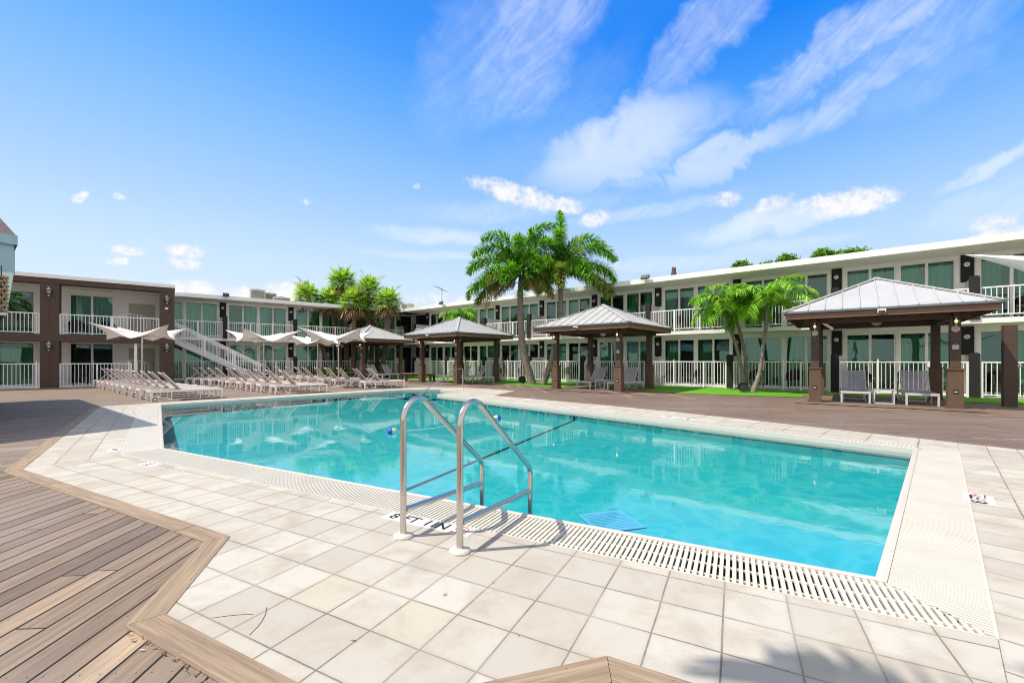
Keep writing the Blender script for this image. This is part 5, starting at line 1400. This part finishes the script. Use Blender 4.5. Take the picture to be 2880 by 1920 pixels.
FP = [((866, 838), 934, 33.2, -.1, 'leaning fan palm, leftmost of the cluster'), ((930, 850), 958, 33.8, .05, 'fan palm second from the left in the cluster'), ((962, 795), 975, 34.2, .1, 'tallest fan palm at the top of the cluster'), ((999, 850), 996, 32.8, -.05, 'fan palm in the front middle of the cluster'),
      ((1036, 818), 1022, 34.0, .08, 'fan palm second from the right in the cluster'), ((1092, 848), 1070, 32.8, .15, 'fan palm at the right end of the cluster')]
for i, ((tx, ty), bx_, Y, bd, lab) in enumerate(FP):
    base = Vector(((bx_ - 1440) / FPX * Y, Y, 0)); top = ((tx - 1440) / FPX * Y - base.x, 0, H + (HZ - ty) / FPX * Y)
    fan_palm(base, top, bd, lab, 40 + i, 64, 1.22 if i != 5 else 1.12)
# extra thin stems in the cluster
for i, (bx_, tx, Y, h) in enumerate(((975, 1010, 35, 4.6), (1003, 985, 35.2, 4.2), (1043, 1050, 34.8, 4.8))):
    base = Vector(((bx_ - 1440) / FPX * Y, Y, 0)); t = thing('fan_palm', base, 0, ['slender fan palm stem behind the cluster, left one', 'slender fan palm stem behind the cluster, middle one', 'slender fan palm stem behind the cluster, right one'][i], 'palm tree')
    bpy.data.objects.remove(t)
    fan_palm(base, ((tx - bx_) / FPX * Y, 0, h), 0, ['shorter fan palm behind the cluster, left one', 'shorter fan palm behind the cluster, middle one', 'shorter fan palm behind the cluster, right one'][i], 60 + i, 22, 1.0)

def bush(p, r0, h, label, seed, n=60, mat='bush'):
    r = random.Random(seed); m = MB(); st = MB()
    for i in range(n):
        az = r.random() * 6.28; el = R(r.uniform(35, 85)); L = h * r.uniform(.6, 1.1); P = curve_pts((r.uniform(-.25, .25) * r0, r.uniform(-.25, .25) * r0, 0.0), az, el, L, R(r.uniform(50, 110)), 6)
        for j in range(len(P) - 1):
            d = (P[j + 1] - P[j]).normalized(); s = d.cross(Vector((0, 0, 1))); s = s.normalized() if s.length > .01 else Vector((1, 0, 0))
            w0 = .07 * math.sin(math.pi * (j + .15) / (len(P) - .7)); w1 = .07 * math.sin(math.pi * min(1, (j + 1.15) / (len(P) - .7)))
            m.add([P[j] - s * w0, P[j] + s * w0, P[j + 1] + s * max(w1, .003), P[j + 1] - s * max(w1, .003)], [(0, 1, 2, 3)])
    t = thing('leafy_bush', p, 0, label, 'bush'); m.build('leaves', M[mat], t)
    for i in range(5): a = i * 1.256; st.tube([(.08 * math.cos(a), .08 * math.sin(a), 0), (.15 * math.cos(a), .15 * math.sin(a), h * .4)], .015, 5)
    st.build('stems', M['bark'], t)
for i, (px_, Y, r0, h, lab) in enumerate(((928, 31.5, 1, 1.25, 'bright green strap-leaved bush at the foot of the leaning fan palm'), (905, 31.8, 1, .95, 'low bright bush left of the leaning fan palm foot'), (965, 32.0, .8, 1.4, 'tall-leaved bush behind the left post of the farthest pavilion'),
                                       (1050, 33.4, .8, 1.1, 'bright bush behind the raised grey lounger'), (1068, 33.0, .8, 1.2, 'broad-leaved bush right of the raised grey lounger'), (1010, 33.6, .8, .8, 'low bush behind the farthest pavilion middle'), (1088, 33.6, .5, .8, 'small bush beside the dark partition post'))):
    bush(Vector(((px_ - 1440) / FPX * Y, Y, .01)), r0, h, lab, 80 + i, 70)

def tree(base, h, rad, label, seed, leaves=5200):
    r = random.Random(seed); t = thing('broadleaf_tree', base, 0, label, 'tree'); tr = MB()
    tr.tube(smooth_path([(0, 0, 0), (.1, 0, h * .3), (-.1, .1, h * .55), (0, 0, h * .8)]), .16, 8)
    clumps = []
    for i in range(26):
        a = r.random() * 6.28; e = R(r.uniform(-5, 85)); d = Vector((math.cos(a) * math.cos(e), math.sin(a) * math.cos(e), math.sin(e) * .75)); c = Vector((0, 0, h - rad * .62)) + d * rad * r.uniform(.55, 1.0); clumps.append((c, r.uniform(.22, .5) * rad * .55))
        tr.tube([(0, 0, h * .5), c * .5 + Vector((0, 0, h * .32)), c], [.06, .04, .015], 5)
    tr.build('trunk', M['bark'], t, smooth=True); m = MB()
    for i in range(leaves):
        c, q = clumps[i % len(clumps)]; p = c + Vector((r.gauss(0, 1), r.gauss(0, 1), r.gauss(0, .6))) * q * .6
        d = Vector((r.gauss(0, 1), r.gauss(0, 1), r.gauss(0, .6))).normalized(); leaflet(m, p, d, r.uniform(.12, .22), .10, .2)
    m.build('crown', M['treeleaf'], t)
for i, (px_, y, dep, rad, lab) in enumerate(((2085, 734, 12.5, 1.7, 'small tree top showing above the right roof, leftmost'), (2150, 738, 12, 2.0, 'low tree top above the right roof, second from left'), (2208, 716, 12.5, 1.8, 'tree top above the right roof, third from left'), (2318, 700, 13, 1.9, 'tallest tree top above the right roof'), (2395, 700, 12.5, 2.1, 'tree top above the right roof, rightmost'))):
    x = atx(fR, px_, dep); b = fR(x, dep); h = H + (HZ - y) / FPX * b.y
    tree(b, h - .15, rad * .52, lab, 100 + i, 2000)
# palm standing beside the photographer; its fronds throw the shadow in the foreground
pinnate_palm(Vector((-2.65, -1.45, 0)), [[(0, 0, 0), (.1, 0, 2.4), (.35, .7, 4.3), (.5, 1.3, 5.4)]], 'tall palm standing left of the viewpoint whose fronds shade the paving', 31, 11, 1.7, .1)
pinnate_palm(Vector((-20.5, 11.6, 0)), [[(0, 0, 0), (.1, 0, 1.6), (.1, .2, 3.0), (.2, .2, 4.4)]], 'palm beyond the left edge whose fronds shade the deck', 32, 12, 2.0, .1)

# garden spotlights at the palm feet
def drum(p, rz, lab):
    t = thing('garden_spotlight', p, rz, lab, 'spotlight', 'black drum spotlights at the palm feet')
    o = MB().lathe([(.14, -.16), (.19, -.10), (.20, .12), (.18, .13), (.17, .08), (.01, .07)], (0, 0, .24), 18, axis='Y'); o.build('housing', M['dark'], t, smooth=True)
    MB().lathe([(.16, .085), (.01, .09)], (0, 0, .24), 16, axis='Y').build('lens', M['rubber'], t)
    MB().bar((-.1, 0, .0), (-.1, 0, .12), .04).build('bracket', M['dark'], t)
p = G(1468, 1079); drum(p, R(190), 'black drum spotlight left of the foxtail palm foot'); p = G(2090, 1103); drum(p, R(150), 'black drum spotlight at the foot of the twin palms')

# ================================================================== camera, light, sky
cam = bpy.data.cameras.new('camera'); co = bpy.data.objects.new('camera', cam); COL.objects.link(co)
cam.sensor_width = 36; cam.lens = FPX / 2880 * 36; cam.shift_y = (HZ - 960) / 2880; cam.clip_start = .05; cam.clip_end = 3000
co.location = (0, 0, H); co.rotation_euler = (R(90), 0, 0); sc.camera = co
SEL, SAZ = R(57), R(10)
sdir = Vector((math.cos(SEL) * math.cos(SAZ), math.cos(SEL) * math.sin(SAZ), -math.sin(SEL)))
sun = bpy.data.lights.new('sun', 'SUN'); sun.energy = SUNE; sun.angle = R(.53); sun.color = (1.0, .91, .80)
so = bpy.data.objects.new('sun', sun); COL.objects.link(so); so.rotation_euler = sdir.to_track_quat('-Z', 'Y').to_euler(); so.location = (0, 0, 30)
wd = bpy.data.worlds.new('World'); sc.world = wd; wd.use_nodes = True; nt = wd.node_tree; t = NT(nt)
for nd in list(nt.nodes): nt.nodes.remove(nd)
out = t.n('ShaderNodeOutputWorld'); bg = t.n('ShaderNodeBackground')
sky = t.n('ShaderNodeTexSky'); sky.sky_type = 'NISHITA'; sky.sun_disc = False; sky.sun_elevation = SEL
sky.sun_rotation = math.atan2(-sdir.x, -sdir.y); sky.air_density = 1.0; sky.dust_density = .6; sky.ozone_density = 2.0
tc = t.n('ShaderNodeTexCoord').outputs['Generated']; x, y, z = t.sep(tc)
el = t.m('ARCSINE', z); az = t.m('ARCTAN2', x, y)
# clear-sky colour graded by elevation, deeper blue away from the sun; pale unseen zenith added as fill
deep = t.smooth(az, -.75, .55, 0.0, 1.0)
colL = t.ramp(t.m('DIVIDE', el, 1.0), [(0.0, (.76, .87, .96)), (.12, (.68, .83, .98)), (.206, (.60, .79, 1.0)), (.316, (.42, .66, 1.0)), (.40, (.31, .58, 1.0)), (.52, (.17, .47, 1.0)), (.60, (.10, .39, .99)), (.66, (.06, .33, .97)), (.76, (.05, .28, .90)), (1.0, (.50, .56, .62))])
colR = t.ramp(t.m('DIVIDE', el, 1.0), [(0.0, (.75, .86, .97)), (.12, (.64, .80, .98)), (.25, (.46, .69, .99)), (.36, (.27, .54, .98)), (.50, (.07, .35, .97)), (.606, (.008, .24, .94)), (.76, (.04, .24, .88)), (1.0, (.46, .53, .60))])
clear = t.mix(deep, colL, colR)
nish = t.n('ShaderNodeVectorMath', operation='SCALE'); t.link(sky.outputs[0], nish.inputs[0]); nish.inputs[3].default_value = .10
clear = t.mix(.06, clear, nish.outputs[0])
dens_c = None; dens_k = None
v0 = t.comb(az, el, 0)
cn_f = t.noise(tc, 22, 9, .68, .8); cn_m = t.noise(tc, 9, 6, .6, .6)
u1, w1 = rot2(t, v0, R(35)); st1 = t.noise(t.comb(t.m('MULTIPLY', u1, 7), t.m('MULTIPLY', w1, 26), 0), 1.0, 7, .6, 2.2)
u2, w2 = rot2(t, v0, R(-38)); st2 = t.noise(t.comb(t.m('MULTIPLY', u2, 22), t.m('MULTIPLY', w2, 75), 0), 1.0, 4, .6, 2.5)
wx = t.m('MULTIPLY', t.m('SUBTRACT', cn_m, .5), .16); 
def d2ae(X, Y):        # display pixel (2352 wide) -> azimuth, elevation
    a = (X * 1.22449 - 1440) / FPX; e = (HZ - Y * 1.22449) / FPX; return math.atan(a), math.atan(e / math.sqrt(1 + a * a))
def blob(X, Y, rx, ry, ang, power=1.6, warp=1.0):
    a0, e0 = d2ae(X, Y); s = 1.22449 / FPX; ca = math.cos(a0) ** 1.0; ce = math.cos(e0)
    sx, sy = rx * s * ca * ca, ry * s * ca * ce
    th = R(ang)
    da = t.m('ADD', t.m('SUBTRACT', az, a0), t.m('MULTIPLY', wx, warp * min(1, rx / 120))); de = t.m('ADD', t.m('SUBTRACT', el, e0), t.m('MULTIPLY', wx, -.5 * warp * min(1, ry / 40)))
    c, s_ = math.cos(th), math.sin(th)
    u = t.m('DIVIDE', t.m('ADD', t.m('MULTIPLY', da, c), t.m('MULTIPLY', de, s_)), sx); w = t.m('DIVIDE', t.m('SUBTRACT', t.m('MULTIPLY', de, c), t.m('MULTIPLY', da, s_)), sy)
    d = t.m('ADD', t.m('MULTIPLY', u, u), t.m('MULTIPLY', w, w))
    return t.smooth(d, 0.0, power, 1.0, 0.0), w
soft = [(1430, 335, 185, 66, 8, .72), (1370, 350, 90, 34, 0, .55), (1665, 360, 130, 26, 16, .62), (2310, 380, 130, 16, 14, .6), (1730, 515, 130, 24, 4, .7), (1000, 541, 120, 13, -2, .6)]
cir = [(1230, 70, 180, 110, 40, .62), (1060, 150, 120, 90, 60, .30), (1640, 50, 170, 60, 35, .60), (1545, 190, 120, 50, 55, .28), (1950, 85, 240, 50, 22, .80), (2150, 60, 220, 70, 12, .42), (1960, 210, 200, 30, 20, .62), (2130, 180, 170, 50, 5, .25),
       (1300, 250, 160, 50, 30, .15), (1000, 541, 130, 17, -2, .8), (1000, 588, 130, 9, 0, .6), (1720, 520, 130, 26, 5, .9), (1520, 606, 190, 14, 0, .5), (1500, 484, 160, 14, 5, .5), (2290, 385, 140, 18, 14, .8), (2280, 470, 160, 40, 12, .4), (1780, 565, 150, 14, 0, .5), (2200, 600, 260, 40, 8, .4), (1180, 480, 200, 22, 3, .45)]
dc = None
for X, Y, rx, ry, an, st in cir:
    k, _ = blob(X, Y, rx, ry, an, 2.2); k = t.m('MULTIPLY', k, st); dc = k if dc is None else t.m('MAXIMUM', dc, k)
tex = t.m('ADD', t.m('MULTIPLY', st1, .50), t.m('ADD', t.m('MULTIPLY', st2, .05), t.m('MULTIPLY', cn_f, .45)))
dc = t.m('MULTIPLY', dc, t.smooth(tex, .34, .68, .42, 1.0))
dc = t.m('MULTIPLY', dc, .68)
for X, Y, rx, ry, an, st in soft:
    k, _ = blob(X, Y, rx, ry, an, 2.4, 1.6); dc = t.m('MAXIMUM', dc, t.m('MULTIPLY', t.m('MULTIPLY', k, st * .85), t.smooth(cn_m, .25, .65, .7, 1.0)))
cum = [(1190, 448, 105, 22, -14, 1, 1), (1300, 474, 38, 18, -10, 1, 1), (1365, 503, 36, 16, 10, 1, 1), (1940, 466, 105, 27, 2, 1, 0), (1775, 468, 52, 16, 6, .9, 0), (1662, 458, 38, 16, -12, .8, 1), (2280, 520, 62, 24, 10, .8, 0), (2260, 560, 130, 26, 9, 1, 0),
       (288, 572, 46, 11, 0, .9, 0), (266, 598, 34, 11, 0, 1, 0), (412, 572, 44, 16, 0, 1, 0), (420, 600, 36, 14, 0, .9, 0), (182, 448, 12, 17, -40, .9, 1), (272, 451, 17, 8, 0, .8, 1), (705, 462, 18, 7, 0, .7, 1), (660, 437, 26, 9, 20, .4, 1), (955, 427, 10, 7, 0, .8, 1), (450, 668, 70, 26, -8, 1, 0), (560, 680, 48, 20, -8, 1, 0), (665, 672, 60, 22, 10, 1, 0), (1030, 690, 90, 20, 0, .7, 0), (815, 586, 30, 10, 0, .35, 1), (1000, 640, 200, 30, 0, .2, 0)]
dk = None; shade = None
for X, Y, rx, ry, an, st, pk in cum:
    k, w = blob(X, Y, rx * 1.35, ry * 1.4, an, 1.5, .55); k = t.m('MULTIPLY', k, st); dk = k if dk is None else t.m('MAXIMUM', dk, k)
cn2 = t.noise(tc, 34, 8, .68, .3)
cn3 = t.noise(tc, 95, 6, .65, .2)
dk = t.smooth(t.m('ADD', t.m('MULTIPLY', dk, 1.15), t.m('ADD', t.m('MULTIPLY', t.m('SUBTRACT', cn2, .5), 1.7), t.m('MULTIPLY', t.m('SUBTRACT', cn3, .5), 1.0))), .40, 1.45, 0, 1)
cloudc = t.mix(t.smooth(t.m('ADD', dk, t.m('MULTIPLY', cn3, .4)), .3, 1.0), (0.86, .84, .89, 1), (.98, .955, .93, 1))
haze_fill = t.mix(t.smooth(el, 0.0, .2, .3, 0), clear, (.86, .92, .98, 1))
haze_fill = t.mix(t.smooth(t.m('ABSOLUTE', az), 1.0, 1.9, 0, .85), haze_fill, (.93, .91, .88, 1))  # unseen pale warm sky added behind the camera to fill shaded facades
c1 = t.mix(dc, haze_fill, (.90, .95, 1.0, 1))
c2 = t.mix(t.m('MULTIPLY', dk, .95), c1, cloudc)
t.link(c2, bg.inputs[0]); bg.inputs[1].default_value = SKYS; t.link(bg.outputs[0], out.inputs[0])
sc.view_settings.view_transform = 'Standard'; sc.view_settings.look = 'None'; sc.view_settings.exposure = 0; sc.view_settings.gamma = 1
sc.render.engine = 'CYCLES'; sc.cycles.max_bounces = 8; sc.cycles.transparent_max_bounces = 12; sc.cycles.use_denoising = True; sc.cycles.filter_width = 1.05; sc.cycles.caustics_reflective = False; sc.cycles.caustics_refractive = False
